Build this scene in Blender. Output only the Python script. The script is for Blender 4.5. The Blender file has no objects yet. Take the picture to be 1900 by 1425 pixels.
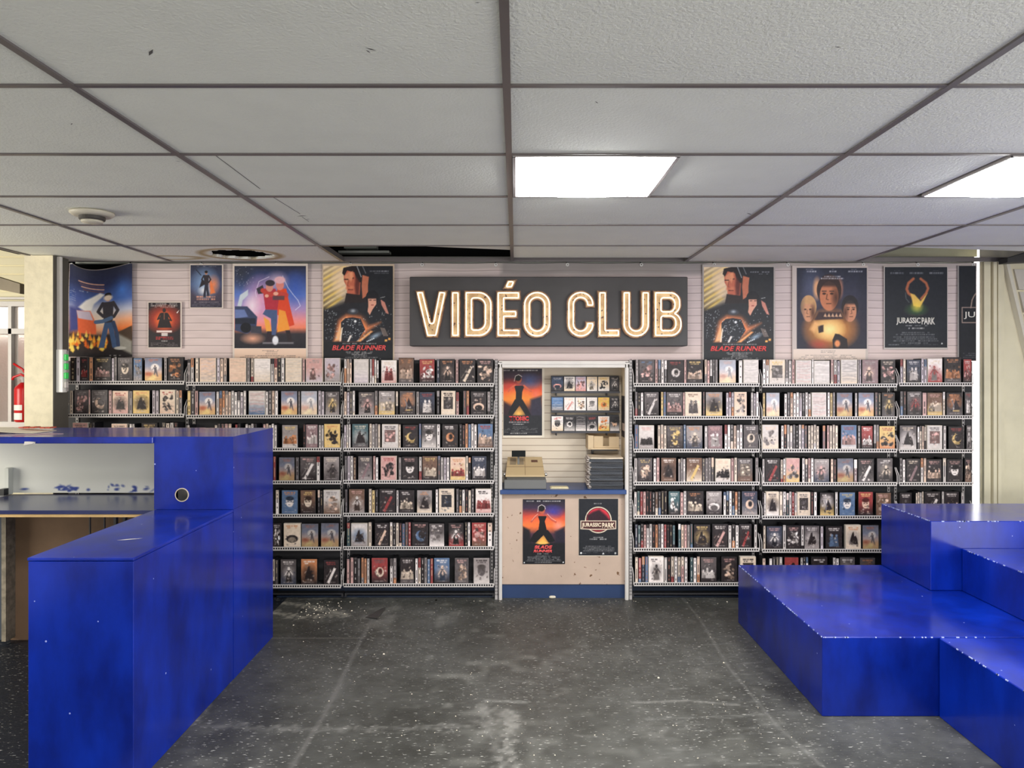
import bpy, math, random
import numpy as np
from mathutils import Vector, Matrix

# ------------------------------------------------------------------ camera, world, lights, exposure
F = 1315.0            # focal length in pixels of the 1900 x 1425 frame
VX, VY = 957.0, 693.0 # vanishing point of the room's depth direction
ZC = 1.59             # eye height
sc = bpy.context.scene
col = sc.collection
cam_d = bpy.data.cameras.new('camera')
cam = bpy.data.objects.new('camera', cam_d)
col.objects.link(cam)
cam.location = (0, 0, ZC)
cam.rotation_euler = (math.pi / 2, 0, 0)
cam_d.sensor_width = 36.0
cam_d.lens = 36.0 * F / 1900.0
cam_d.shift_x = -(VX - 950.0) / 1900.0
cam_d.shift_y = -(712.5 - VY) / 1900.0
cam_d.clip_start = 0.05
sc.camera = cam

world = bpy.data.worlds.new('world')
sc.world = world
world.use_nodes = True
bg = world.node_tree.nodes['Background']
bg.inputs[0].default_value = (1.0, 0.98, 0.93, 1)
bg.inputs[1].default_value = 3.0

sc.view_settings.view_transform = 'Standard'
sc.view_settings.look = 'None'
sc.view_settings.gamma = 1.0
sc.view_settings.use_curve_mapping = False
sc.view_settings.exposure = 0.27
try:
    sc.cycles.max_bounces = 8
    sc.cycles.diffuse_bounces = 5
    sc.cycles.glossy_bounces = 3
    sc.cycles.use_denoising = True
    sc.cycles.sample_clamp_indirect = 6.0
    sc.cycles.caustics_reflective = False
    sc.cycles.caustics_refractive = False
except Exception:
    pass


def area(name, loc, rot, sx, sy, power, color):
    l = bpy.data.lights.new(name, 'AREA')
    l.shape = 'RECTANGLE'
    l.size, l.size_y = sx, sy
    l.energy = power
    l.color = color
    o = bpy.data.objects.new(name, l)
    o.location = loc
    o.rotation_euler = rot
    col.objects.link(o)
    return o


# added fill light behind the camera, tilted up to brighten the ceiling
area('rear_fill_light', (0.8, -2.9, 1.05), (math.radians(108), 0, 0), 6.5, 1.7, 140, (1.0, 0.98, 0.96))
# daylight through the entrance beyond the left end of the bar
area('entrance_daylight', (-5.2, 3.0, 1.5), (math.radians(86), 0, math.radians(-52)), 1.6, 1.8, 90, (1.0, 0.95, 0.84))
# unseen fill light added at the right to brighten the bar's side
area('right_fill_light', (4.5, 0.9, 1.35), (math.radians(90), 0, math.radians(75)), 2.6, 1.7, 140, (1.0, 0.985, 0.96))
# ceiling panels of the room behind the photographer
area('panel_light_behind', (0.27, 0.4, 2.34), (0, 0, 0), 0.56, 0.56, 34, (0.96, 1.0, 0.99))
area('panel_light_behind', (-2.15, 1.6, 2.34), (0, 0, 0), 0.56, 0.56, 34, (1.0, 0.97, 0.96))
area('panel_light_behind', (2.7, 0.4, 2.34), (0, 0, 0), 0.56, 0.56, 30, (0.96, 1.0, 0.99))

R = random.Random(7)
NR = np.random.RandomState(11)
BACK = 5.10      # plane of the hung backdrop
CASE_Y = 4.962   # front of the video cases
CEIL = 2.38


def P(px, py, Y):
    return Vector(((px - VX) * Y / F, Y, ZC - (py - VY) * Y / F))


def PX(px, Y):
    return (px - VX) * Y / F


def PZ(py, Y):
    return ZC - (py - VY) * Y / F


def lin(c):
    c = np.asarray(c, dtype=float) / 255.0
    return np.where(c <= 0.04045, c / 12.92, ((c + 0.055) / 1.055) ** 2.4)


def L3(r, g, b):
    v = lin((r, g, b))
    return (float(v[0]), float(v[1]), float(v[2]), 1.0)


# ------------------------------------------------------------------ materials
MATS = {}


def mat(name, rgb, rough=0.6, metal=0.0, noise=0.0, nscale=6.0, bump=0.0, bscale=80.0, emit=0.0, coat=0.0, dark=None, spec=0.5):
    if name in MATS:
        return MATS[name]
    m = bpy.data.materials.new(name)
    m.use_nodes = True
    nt = m.node_tree
    b = nt.nodes['Principled BSDF']
    c = L3(*rgb)
    b.inputs['Base Color'].default_value = c
    b.inputs['Roughness'].default_value = rough
    b.inputs['Metallic'].default_value = metal
    b.inputs['Specular IOR Level'].default_value = spec
    if coat:
        b.inputs['Coat Weight'].default_value = coat
        b.inputs['Coat Roughness'].default_value = 0.25
    tc = nt.nodes.new('ShaderNodeTexCoord')
    if noise:
        n = nt.nodes.new('ShaderNodeTexNoise')
        n.inputs['Scale'].default_value = nscale
        n.inputs['Detail'].default_value = 6
        nt.links.new(tc.outputs['Object'], n.inputs['Vector'])
        mx = nt.nodes.new('ShaderNodeMix')
        mx.data_type = 'RGBA'
        d = L3(*dark) if dark else tuple(x * (1 - noise) for x in c[:3]) + (1,)
        mx.inputs[6].default_value = d
        mx.inputs[7].default_value = c
        rmp = nt.nodes.new('ShaderNodeMapRange')
        rmp.inputs['From Min'].default_value = 0.35
        rmp.inputs['From Max'].default_value = 0.6
        nt.links.new(n.outputs['Fac'], rmp.inputs['Value'])
        nt.links.new(rmp.outputs[0], mx.inputs[0])
        nt.links.new(mx.outputs[2], b.inputs['Base Color'])
    if bump:
        n2 = nt.nodes.new('ShaderNodeTexNoise')
        n2.inputs['Scale'].default_value = bscale
        n2.inputs['Detail'].default_value = 3
        nt.links.new(tc.outputs['Object'], n2.inputs['Vector'])
        bp = nt.nodes.new('ShaderNodeBump')
        bp.inputs['Strength'].default_value = bump
        bp.inputs['Distance'].default_value = 0.004
        nt.links.new(n2.outputs['Fac'], bp.inputs['Height'])
        nt.links.new(bp.outputs[0], b.inputs['Normal'])
    if emit:
        b.inputs['Emission Color'].default_value = c
        b.inputs['Emission Strength'].default_value = emit
    MATS[name] = m
    return m


def mat_print(name, rough=0.5, bump=0.0):
    """Printed surface: its colours come from the mesh's own print."""
    if name in MATS:
        return MATS[name]
    m = bpy.data.materials.new(name)
    m.use_nodes = True
    nt = m.node_tree
    b = nt.nodes['Principled BSDF']
    a = nt.nodes.new('ShaderNodeVertexColor')
    a.layer_name = 'print'
    nt.links.new(a.outputs['Color'], b.inputs['Base Color'])
    b.inputs['Roughness'].default_value = rough
    b.inputs['Specular IOR Level'].default_value = 0.3
    if bump:
        tc = nt.nodes.new('ShaderNodeTexCoord')
        n2 = nt.nodes.new('ShaderNodeTexNoise')
        n2.inputs['Scale'].default_value = 70
        n2.inputs['Detail'].default_value = 3
        nt.links.new(tc.outputs['Object'], n2.inputs['Vector'])
        bp = nt.nodes.new('ShaderNodeBump')
        bp.inputs['Strength'].default_value = bump
        bp.inputs['Distance'].default_value = 0.004
        nt.links.new(n2.outputs['Fac'], bp.inputs['Height'])
        nt.links.new(bp.outputs[0], b.inputs['Normal'])
    MATS[name] = m
    return m


def blue_mat():
    m = mat('glossy_ultramarine_paint', (22, 40, 168), 0.34, coat=0.7, spec=0.15)
    m.node_tree.nodes['Principled BSDF'].inputs['Coat Roughness'].default_value = 0.17
    nt = m.node_tree
    b = nt.nodes['Principled BSDF']
    tc = nt.nodes.new('ShaderNodeTexCoord')
    mp = nt.nodes.new('ShaderNodeMapping')
    mp.inputs['Scale'].default_value = (1.0, 1.0, 0.45)
    nt.links.new(tc.outputs['Object'], mp.inputs['Vector'])
    n = nt.nodes.new('ShaderNodeTexNoise')
    n.inputs['Scale'].default_value = 4.5
    n.inputs['Detail'].default_value = 7
    n.inputs['Roughness'].default_value = 0.6
    nt.links.new(mp.outputs[0], n.inputs['Vector'])
    cr = nt.nodes.new('ShaderNodeValToRGB')
    e = cr.color_ramp.elements
    e[0].position = 0.25
    e[0].color = L3(0, 14, 90)
    e[1].position = 0.68
    e[1].color = L3(3, 42, 158)
    nt.links.new(n.outputs['Fac'], cr.inputs[0])
    # pale dust specks
    v = nt.nodes.new('ShaderNodeTexVoronoi')
    v.inputs['Scale'].default_value = 9
    nt.links.new(tc.outputs['Object'], v.inputs['Vector'])
    lt = nt.nodes.new('ShaderNodeMath')
    lt.operation = 'LESS_THAN'
    lt.inputs[1].default_value = 0.035
    nt.links.new(v.outputs['Distance'], lt.inputs[0])
    mx = nt.nodes.new('ShaderNodeMix')
    mx.data_type = 'RGBA'
    nt.links.new(lt.outputs[0], mx.inputs[0])
    nt.links.new(cr.outputs[0], mx.inputs[6])
    mx.inputs[7].default_value = L3(150, 160, 215)
    nt.links.new(mx.outputs[2], b.inputs['Base Color'])
    mr = nt.nodes.new('ShaderNodeMapRange')
    mr.inputs['To Min'].default_value = 0.25
    mr.inputs['To Max'].default_value = 0.5
    nt.links.new(n.outputs['Fac'], mr.inputs['Value'])
    nt.links.new(mr.outputs[0], b.inputs['Roughness'])
    return m


def floor_mat():
    m = mat_print('black_painted_floor', 0.5)
    nt = m.node_tree
    b = nt.nodes['Principled BSDF']
    a = [x for x in nt.nodes if x.type == 'VERTEX_COLOR'][0]
    tc = nt.nodes.new('ShaderNodeTexCoord')
    # fine glinting specks and brush streaks
    mp = nt.nodes.new('ShaderNodeMapping')
    mp.inputs['Scale'].default_value = (0.35, 1.6, 1.0)
    nt.links.new(tc.outputs['Object'], mp.inputs['Vector'])
    n = nt.nodes.new('ShaderNodeTexNoise')
    n.inputs['Scale'].default_value = 95
    n.inputs['Detail'].default_value = 3
    nt.links.new(mp.outputs[0], n.inputs['Vector'])
    big = nt.nodes.new('ShaderNodeTexNoise')
    big.inputs['Scale'].default_value = 1.3
    big.inputs['Detail'].default_value = 3
    nt.links.new(tc.outputs['Object'], big.inputs['Vector'])
    mul = nt.nodes.new('ShaderNodeMath')
    mul.operation = 'MULTIPLY_ADD'
    mul.inputs[1].default_value = 0.10
    mul.inputs[2].default_value = 0.0
    nt.links.new(big.outputs['Fac'], mul.inputs[0])
    add = nt.nodes.new('ShaderNodeMath')
    add.operation = 'ADD'
    nt.links.new(n.outputs['Fac'], add.inputs[0])
    nt.links.new(mul.outputs[0], add.inputs[1])
    r = nt.nodes.new('ShaderNodeMapRange')
    r.inputs['From Min'].default_value = 0.70
    r.inputs['From Max'].default_value = 0.75
    nt.links.new(add.outputs[0], r.inputs['Value'])
    mx = nt.nodes.new('ShaderNodeMix')
    mx.data_type = 'RGBA'
    nt.links.new(r.outputs[0], mx.inputs[0])
    nt.links.new(a.outputs['Color'], mx.inputs[6])
    mx.inputs[7].default_value = L3(190, 188, 180)
    nt.links.new(mx.outputs[2], b.inputs['Base Color'])
    n3 = nt.nodes.new('ShaderNodeTexNoise')
    n3.inputs['Scale'].default_value = 60
    n3.inputs['Detail'].default_value = 4
    nt.links.new(mp.outputs[0], n3.inputs['Vector'])
    bp = nt.nodes.new('ShaderNodeBump')
    bp.inputs['Strength'].default_value = 0.35
    bp.inputs['Distance'].default_value = 0.004
    nt.links.new(n3.outputs['Fac'], bp.inputs['Height'])
    nt.links.new(bp.outputs[0], b.inputs['Normal'])
    mr = nt.nodes.new('ShaderNodeMapRange')
    mr.inputs['To Min'].default_value = 0.32
    mr.inputs['To Max'].default_value = 0.6
    nt.links.new(big.outputs['Fac'], mr.inputs['Value'])
    nt.links.new(mr.outputs[0], b.inputs['Roughness'])
    b.inputs['Specular IOR Level'].default_value = 0.45
    return m


def cream_panel_mat():
    m = mat('chipped_cream_paint', (196, 172, 154), 0.5, noise=0.12, nscale=5)
    nt = m.node_tree
    b = nt.nodes['Principled BSDF']
    tc = [x for x in nt.nodes if x.type == 'TEX_COORD'][0]
    prev = b.inputs['Base Color'].links[0].from_socket
    n = nt.nodes.new('ShaderNodeTexNoise')
    n.inputs['Scale'].default_value = 26
    n.inputs['Detail'].default_value = 4
    nt.links.new(tc.outputs['Object'], n.inputs['Vector'])
    n2 = nt.nodes.new('ShaderNodeTexNoise')
    n2.inputs['Scale'].default_value = 3.2
    nt.links.new(tc.outputs['Object'], n2.inputs['Vector'])
    ad = nt.nodes.new('ShaderNodeMath')
    ad.operation = 'MULTIPLY_ADD'
    ad.inputs[1].default_value = 0.25
    nt.links.new(n2.outputs['Fac'], ad.inputs[0])
    nt.links.new(n.outputs['Fac'], ad.inputs[2])
    r = nt.nodes.new('ShaderNodeMapRange')
    r.inputs['From Min'].default_value = 0.80
    r.inputs['From Max'].default_value = 0.82
    nt.links.new(ad.outputs[0], r.inputs['Value'])
    mx = nt.nodes.new('ShaderNodeMix')
    mx.data_type = 'RGBA'
    nt.links.new(r.outputs[0], mx.inputs[0])
    nt.links.new(prev, mx.inputs[6])
    mx.inputs[7].default_value = L3(110, 78, 52)
    nt.links.new(mx.outputs[2], b.inputs['Base Color'])
    return m


# ------------------------------------------------------------------ mesh building
class MB:
    """Collects boxes, quads and tubes; build() links them as one mesh object."""

    def __init__(s):
        s.v, s.f, s.m, s.c = [], [], [], []

    def quad(s, a, b, c, d, mi=0, color=None):
        n = len(s.v)
        s.v += [tuple(a), tuple(b), tuple(c), tuple(d)]
        s.f.append((n, n + 1, n + 2, n + 3))
        s.m.append(mi)
        s.c.append(color)

    def poly(s, pts, mi=0, color=None):
        n = len(s.v)
        s.v += [tuple(p) for p in pts]
        s.f.append(tuple(range(n, n + len(pts))))
        s.m.append(mi)
        s.c.append(color)

    def hexa(s, p, mi=0, color=None):
        """p: four bottom points then the four top points above them, counter-clockwise from above."""
        n = len(s.v)
        s.v += [tuple(q) for q in p]
        for q in ((3, 2, 1, 0), (4, 5, 6, 7), (0, 1, 5, 4), (1, 2, 6, 5), (2, 3, 7, 6), (3, 0, 4, 7)):
            s.f.append(tuple(n + i for i in q))
            s.m.append(mi)
            s.c.append(color)

    def box(s, x0, x1, y0, y1, z0, z1, mi=0, color=None, bev=0.0):
        if bev:
            b = bev
            # chamfered box: rings of eight points
            def ring(z, i):
                return [(x0 + b + i, y0 + i, z), (x1 - b - i, y0 + i, z), (x1 - i, y0 + b + i, z), (x1 - i, y1 - b - i, z),
                        (x1 - b - i, y1 - i, z), (x0 + b + i, y1 - i, z), (x0 + i, y1 - b - i, z), (x0 + i, y0 + b + i, z)]
            rs = [ring(z0, b), ring(z0 + b, 0), ring(z1 - b, 0), ring(z1, b)]
            n = len(s.v)
            for r_ in rs:
                s.v += r_
            for k in range(3):
                for i in range(8):
                    j = (i + 1) % 8
                    s.f.append((n + k * 8 + i, n + k * 8 + j, n + (k + 1) * 8 + j, n + (k + 1) * 8 + i))
                    s.m.append(mi)
                    s.c.append(color)
            s.f.append(tuple(n + 7 - i for i in range(8)))
            s.f.append(tuple(n + 24 + i for i in range(8)))
            s.m += [mi, mi]
            s.c += [color, color]
            return
        s.hexa([(x0, y0, z0), (x1, y0, z0), (x1, y1, z0), (x0, y1, z0), (x0, y0, z1), (x1, y0, z1), (x1, y1, z1), (x0, y1, z1)], mi, color)

    def tube(s, pts, r, seg=8, mi=0, color=None, closed=False):
        pts = [Vector(p) for p in pts]
        n0 = len(s.v)
        N = len(pts)
        rr = r if isinstance(r, (list, tuple)) else [r] * N
        prev = None
        for i, p in enumerate(pts):
            if closed:
                d = (pts[(i + 1) % N] - pts[i - 1])
            else:
                d = pts[min(i + 1, N - 1)] - pts[max(i - 1, 0)]
            d = d.normalized() if d.length > 1e-9 else Vector((0, 0, 1))
            up = prev if prev is not None else (Vector((0, 0, 1)) if abs(d.z) < 0.9 else Vector((0, 1, 0)))
            a = d.cross(up)
            if a.length < 1e-6:
                a = d.cross(Vector((1, 0, 0)))
            a.normalize()
            b = a.cross(d).normalized()
            prev = b
            for k in range(seg):
                t = 2 * math.pi * k / seg
                s.v.append(tuple(p + (a * math.cos(t) + b * math.sin(t)) * rr[i]))
        for i in range(N if closed else N - 1):
            for k in range(seg):
                k2 = (k + 1) % seg
                j = (i + 1) % N
                s.f.append((n0 + i * seg + k, n0 + i * seg + k2, n0 + j * seg + k2, n0 + j * seg + k))
                s.m.append(mi)
                s.c.append(color)
        if not closed:
            s.f.append(tuple(n0 + k for k in range(seg))[::-1])
            s.f.append(tuple(n0 + (N - 1) * seg + k for k in range(seg)))
            s.m += [mi, mi]
            s.c += [color, color]

    def lathe(s, cx, cy, prof, seg=24, mi=0, axis='z', color=None):
        """prof: (radius, height) pairs."""
        n0 = len(s.v)
        for r_, h in prof:
            for k in range(seg):
                t = 2 * math.pi * k / seg
                s.v.append((cx + r_ * math.cos(t), cy + r_ * math.sin(t), h))
        for i in range(len(prof) - 1):
            for k in range(seg):
                k2 = (k + 1) % seg
                s.f.append((n0 + i * seg + k, n0 + i * seg + k2, n0 + (i + 1) * seg + k2, n0 + (i + 1) * seg + k))
                s.m.append(mi)
                s.c.append(color)
        s.f.append(tuple(n0 + k for k in range(seg))[::-1])
        s.f.append(tuple(n0 + (len(prof) - 1) * seg + k for k in range(seg)))
        s.m += [mi, mi]
        s.c += [color, color]

    def build(s, name, mats, parent=None, origin=None, smooth=False):
        if not isinstance(mats, (list, tuple)):
            mats = [mats]
        if origin is None:
            if parent is not None:
                origin = world_loc(parent)
            else:
                a = np.array(s.v)
                lo, hi = a.min(0), a.max(0)
                origin = Vector(((lo[0] + hi[0]) / 2, (lo[1] + hi[1]) / 2, lo[2]))
        origin = Vector(origin)
        me = bpy.data.meshes.new(name)
        vs = (np.array(s.v, dtype=float) - np.array(origin)).tolist()
        me.from_pydata(vs, [], s.f)
        me.polygons.foreach_set('material_index', s.m)
        if smooth:
            me.polygons.foreach_set('use_smooth', [True] * len(s.f))
        if any(c is not None for c in s.c):
            ca = me.color_attributes.new('print', 'FLOAT_COLOR', 'CORNER')
            out = []
            for c, f in zip(s.c, s.f):
                c = c if c is not None else (0.5, 0.5, 0.5)
                out += [c[0], c[1], c[2], 1.0] * len(f)
            ca.data.foreach_set('color', out)
        for m in mats:
            me.materials.append(m)
        me.update()
        o = bpy.data.objects.new(name, me)
        col.objects.link(o)
        if parent is not None:
            o.parent = parent
            o.location = origin - world_loc(parent)
        else:
            o.location = origin
        return o


def world_loc(o):
    p = Vector(o.location)
    while o.parent is not None:
        o = o.parent
        p = p + Vector(o.location)
    return p


def tag(o, label=None, cat=None, group=None, kind=None):
    if label:
        o['label'] = label
    if cat:
        o['category'] = cat
    if group:
        o['group'] = group
    if kind:
        o['kind'] = kind
    return o


def thing(name, loc, label, cat, group=None):
    o = bpy.data.objects.new(name, None)
    o.empty_display_size = 0.05
    o.location = loc
    col.objects.link(o)
    return tag(o, label, cat, group)


def struct(o):
    o['kind'] = 'structure'
    return o


# ------------------------------------------------------------------ painter for printed surfaces
def vnoise(h, w, cells, rs):
    gh, gw = max(2, int(cells * h / max(h, w)) + 2), max(2, int(cells * w / max(h, w)) + 2)
    g = rs.rand(gh, gw)
    y = np.linspace(0, gh - 1.001, h)
    x = np.linspace(0, gw - 1.001, w)
    yi, xi = y.astype(int), x.astype(int)
    fy, fx = (y - yi)[:, None], (x - xi)[None, :]
    fy, fx = fy * fy * (3 - 2 * fy), fx * fx * (3 - 2 * fx)
    a = g[yi][:, xi]
    b = g[yi][:, xi + 1]
    c = g[yi + 1][:, xi]
    d = g[yi + 1][:, xi + 1]
    return (a * (1 - fx) + b * fx) * (1 - fy) + (c * (1 - fx) + d * fx) * fy


class Cv:
    """A print canvas over a rectangle; shapes are given in the units of T = (offset x, offset y, scale)."""

    def __init__(s, x0, x1, y0, y1, step=1.0, T=(0, 0, 1.0), base=(0, 0, 0), seed=1):
        s.x0, s.x1, s.y0, s.y1 = x0, x1, y0, y1
        s.w = max(3, int(round((x1 - x0) / step)) + 1)
        s.h = max(3, int(round((y1 - y0) / step)) + 1)
        s.T = T
        gx = np.linspace(x0, x1, s.w)
        gy = np.linspace(y0, y1, s.h)
        s.X, s.Y = np.meshgrid((gx - T[0]) * T[2], (gy - T[1]) * T[2])
        s.a = np.zeros((s.h, s.w, 3)) + np.array(base, dtype=float)
        s.px = T[2] * step
        s.rs = np.random.RandomState(seed)

    def _mix(s, k, c):
        k = np.clip(k, 0, 1)[..., None]
        s.a = s.a * (1 - k) + np.array(c, dtype=float) * k

    def grad(s, stops, box=None, soft=None):
        """stops: (y, colour) down the canvas."""
        ys = [q[0] for q in stops]
        g = np.stack([np.interp(s.Y, ys, [q[1][i] for q in stops]) for i in range(3)], -1)
        if box is None:
            s.a = g
        else:
            k = s._box(*box, soft or s.px)[..., None]
            s.a = s.a * (1 - k) + g * k

    def _box(s, x0, x1, y0, y1, soft):
        return np.clip((np.minimum(np.minimum(s.X - x0, x1 - s.X), np.minimum(s.Y - y0, y1 - s.Y)) + soft / 2) / soft, 0, 1)

    def rect(s, x0, x1, y0, y1, c, al=1.0, soft=None):
        s._mix(s._box(x0, x1, y0, y1, soft or s.px) * al, c)

    def ell(s, cx, cy, rx, ry, c, al=1.0, soft=None, rot=0.0):
        X, Y = s.X - cx, s.Y - cy
        if rot:
            t = math.radians(rot)
            X, Y = X * math.cos(t) + Y * math.sin(t), -X * math.sin(t) + Y * math.cos(t)
        d = (np.sqrt((X / rx) ** 2 + (Y / ry) ** 2) - 1) * min(rx, ry)
        sf = soft or s.px
        s._mix((0.5 - d / sf) * al, c)

    def glow(s, cx, cy, rx, ry, c, al=1.0, p=1.5):
        d = np.sqrt(((s.X - cx) / rx) ** 2 + ((s.Y - cy) / ry) ** 2)
        s._mix(np.clip(1 - d, 0, 1) ** p * al, c)

    def poly(s, pts, c, al=1.0, soft=None):
        pts = np.array(pts, dtype=float)
        inside = np.zeros(s.X.shape, bool)
        dist = np.full(s.X.shape, 1e9)
        n = len(pts)
        for i in range(n):
            x1, y1 = pts[i]
            x2, y2 = pts[(i + 1) % n]
            if y1 != y2:
                cnd = ((y1 > s.Y) != (y2 > s.Y)) & (s.X < (x2 - x1) * (s.Y - y1) / (y2 - y1) + x1)
                inside ^= cnd
            dx, dy = x2 - x1, y2 - y1
            L = dx * dx + dy * dy + 1e-9
            t = np.clip(((s.X - x1) * dx + (s.Y - y1) * dy) / L, 0, 1)
            dist = np.minimum(dist, np.hypot(s.X - x1 - t * dx, s.Y - y1 - t * dy))
        d = np.where(inside, -dist, dist)
        sf = soft or s.px
        s._mix((0.5 - d / sf) * al, c)

    def line(s, pts, w, c, al=1.0, soft=None):
        dist = np.full(s.X.shape, 1e9)
        for (x1, y1), (x2, y2) in zip(pts[:-1], pts[1:]):
            dx, dy = x2 - x1, y2 - y1
            L = dx * dx + dy * dy + 1e-9
            t = np.clip(((s.X - x1) * dx + (s.Y - y1) * dy) / L, 0, 1)
            dist = np.minimum(dist, np.hypot(s.X - x1 - t * dx, s.Y - y1 - t * dy))
        sf = soft or s.px
        s._mix((0.5 - (dist - w / 2) / sf) * al, c)

    def noise(s, amp, cells=20):
        s.a = s.a + (vnoise(s.h, s.w, cells, s.rs)[..., None] - 0.5) * 2 * amp

    def small(s, x0, x1, y, h, c, al=0.7, fill=0.75, seed=None):
        """A row of fine print: short dashes of uneven length."""
        x = x0
        while x < x1:
            w = s.rs.uniform(2.0, 6.0) * s.px
            if s.rs.rand() < fill:
                s.rect(x, min(x + w, x1), y - h / 2, y + h / 2, c, al * s.rs.uniform(0.55, 1))
            x += w + s.px * s.rs.uniform(0.6, 1.4)

    def stars(s, n, box, c, r=1.5):
        for _ in range(n):
            s.ell(s.rs.uniform(box[0], box[1]), s.rs.uniform(box[2], box[3]), r * s.rs.uniform(.5, 1.3), r * s.rs.uniform(.5, 1.3), c, s.rs.uniform(.4, 1))

    def head(s, cx, cy, w, h, skin, hair, look=1, shade=(60, 35, 28)):
        """A plain painted face, turned slightly."""
        s.ell(cx, cy - h * .18, w * .62, h * .52, hair)
        s.ell(cx, cy + h * .02, w * .47, h * .48, skin)
        s.ell(cx - look * w * .34, cy + h * .08, w * .2, h * .36, shade, .6, soft=w * .2)
        s.rect(cx - w * .36, cx + w * .36, cy - h * .5, cy - h * .3, hair, .9, soft=h * .1)
        for k in (-1, 1):
            ex = cx + look * w * .06 + k * w * .19
            s.ell(ex, cy - h * .06, w * .09, h * .035, shade)
            s.rect(ex - w * .12, ex + w * .12, cy - h * .16, cy - h * .12, hair, .8)
        s.line([(cx + look * w * .1, cy - h * .04), (cx + look * w * .14, cy + h * .12), (cx + look * w * .04, cy + h * .14)], w * .05, shade, .6)
        s.rect(cx - w * .1 + look * w * .05, cx + w * .16 + look * w * .05, cy + h * .25, cy + h * .28, shade, .85)


GAIN = 1.12


def sheet(cv, name, mt, parent, Yf, thick=0.0015, origin=None, top=None, warp=None):
    """The canvas as a thin printed sheet standing in the plane Y = Yf, with a back and edges."""
    h, w = cv.h, cv.w
    gx = np.linspace(cv.x0, cv.x1, w)
    gy = np.linspace(cv.y0, cv.y1, h)
    XX, YY = np.meshgrid(gx, gy)
    if top is not None:
        t = (YY - cv.y0) / (cv.y1 - cv.y0)
        tp = top(XX)
        YY = tp + (cv.y1 - tp) * t
    wx = (XX - VX) * Yf / F
    wz = ZC - (YY - VY) * Yf / F
    wy = np.full(XX.shape, Yf)
    if warp is not None:
        wy = wy + warp(XX, YY)
    V = np.stack([wx, wy, wz], -1).reshape(-1, 3)
    idx = np.arange(h * w).reshape(h, w)
    Fc = np.stack([idx[1:, :-1], idx[1:, 1:], idx[:-1, 1:], idx[:-1, :-1]], -1).reshape(-1, 4)
    # back sheet (coarse) joined along the rim
    rim = np.concatenate([idx[0, :], idx[1:, -1], idx[-1, -2::-1], idx[-2:0:-1, 0]])
    nb = len(V)
    VB = V[rim] + np.array([0, thick, 0])
    V = np.concatenate([V, VB])
    faces = Fc.tolist()
    nr = len(rim)
    for i in range(nr):
        j = (i + 1) % nr
        faces.append([int(rim[i]), int(rim[j]), nb + j, nb + i])
    if warp is None:
        faces.append(list(range(nb, nb + nr)))
    og = Vector(origin) if origin is not None else (world_loc(parent) if parent is not None else Vector((float(wx.mean()), Yf, float(wz.min()))))
    me = bpy.data.meshes.new(name)
    me.from_pydata((V - np.array(og)).tolist(), [], faces)
    c = np.clip(lin(np.clip(cv.a, 0, 255)) * GAIN, 0, 0.92).reshape(-1, 3)
    c = np.concatenate([c, np.full((nr, 3), 0.5)])
    ca = me.color_attributes.new('print', 'FLOAT_COLOR', 'POINT')
    ca.data.foreach_set('color', np.concatenate([c, np.ones((len(c), 1))], 1).astype(np.float32).ravel())
    me.materials.append(mt)
    me.update()
    o = bpy.data.objects.new(name, me)
    col.objects.link(o)
    if parent is not None:
        o.parent = parent
        o.location = og - world_loc(parent)
    else:
        o.location = og
    return o


def curve_mesh(cu):
    tmp = bpy.data.objects.new('tmp_curve', cu)
    col.objects.link(tmp)
    dg = bpy.context.evaluated_depsgraph_get()
    me = bpy.data.meshes.new_from_object(tmp.evaluated_get(dg), depsgraph=dg)
    bpy.data.objects.remove(tmp)
    return me


def text_on(txt, x0, x1, y0, y1, Y, m, parent, name='lettering', shear=0.0, bold=0.0, extrude=0.0006, depth_label=None):
    """Lettering fitted to the box x0..x1, y0..y1 (frame units) in the plane Y, facing the room."""
    cu = bpy.data.curves.new(name, 'FONT')
    cu.body = txt
    cu.shear = shear
    cu.offset = bold
    cu.extrude = 0.0
    cu.resolution_u = 3
    me = curve_mesh(cu)
    n = len(me.vertices)
    co = np.zeros(n * 3)
    me.vertices.foreach_get('co', co)
    co = co.reshape(-1, 3)
    lo, hi = co.min(0), co.max(0)
    X0, X1, Z0, Z1 = PX(x0, Y), PX(x1, Y), PZ(y1, Y), PZ(y0, Y)
    out = np.zeros_like(co)
    out[:, 0] = X0 + (co[:, 0] - lo[0]) / (hi[0] - lo[0]) * (X1 - X0)
    out[:, 2] = Z0 + (co[:, 1] - lo[1]) / (hi[1] - lo[1]) * (Z1 - Z0)
    out[:, 1] = Y
    og = world_loc(parent)
    out -= np.array(og)
    me.vertices.foreach_set('co', out.ravel())
    me.materials.clear()
    me.materials.append(m)
    me.update()
    me.name = name
    o = bpy.data.objects.new(name, me)
    col.objects.link(o)
    o.parent = parent
    sol = o.modifiers.new('thickness', 'SOLIDIFY')
    sol.thickness = extrude
    sol.offset = 0
    return o


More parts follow.
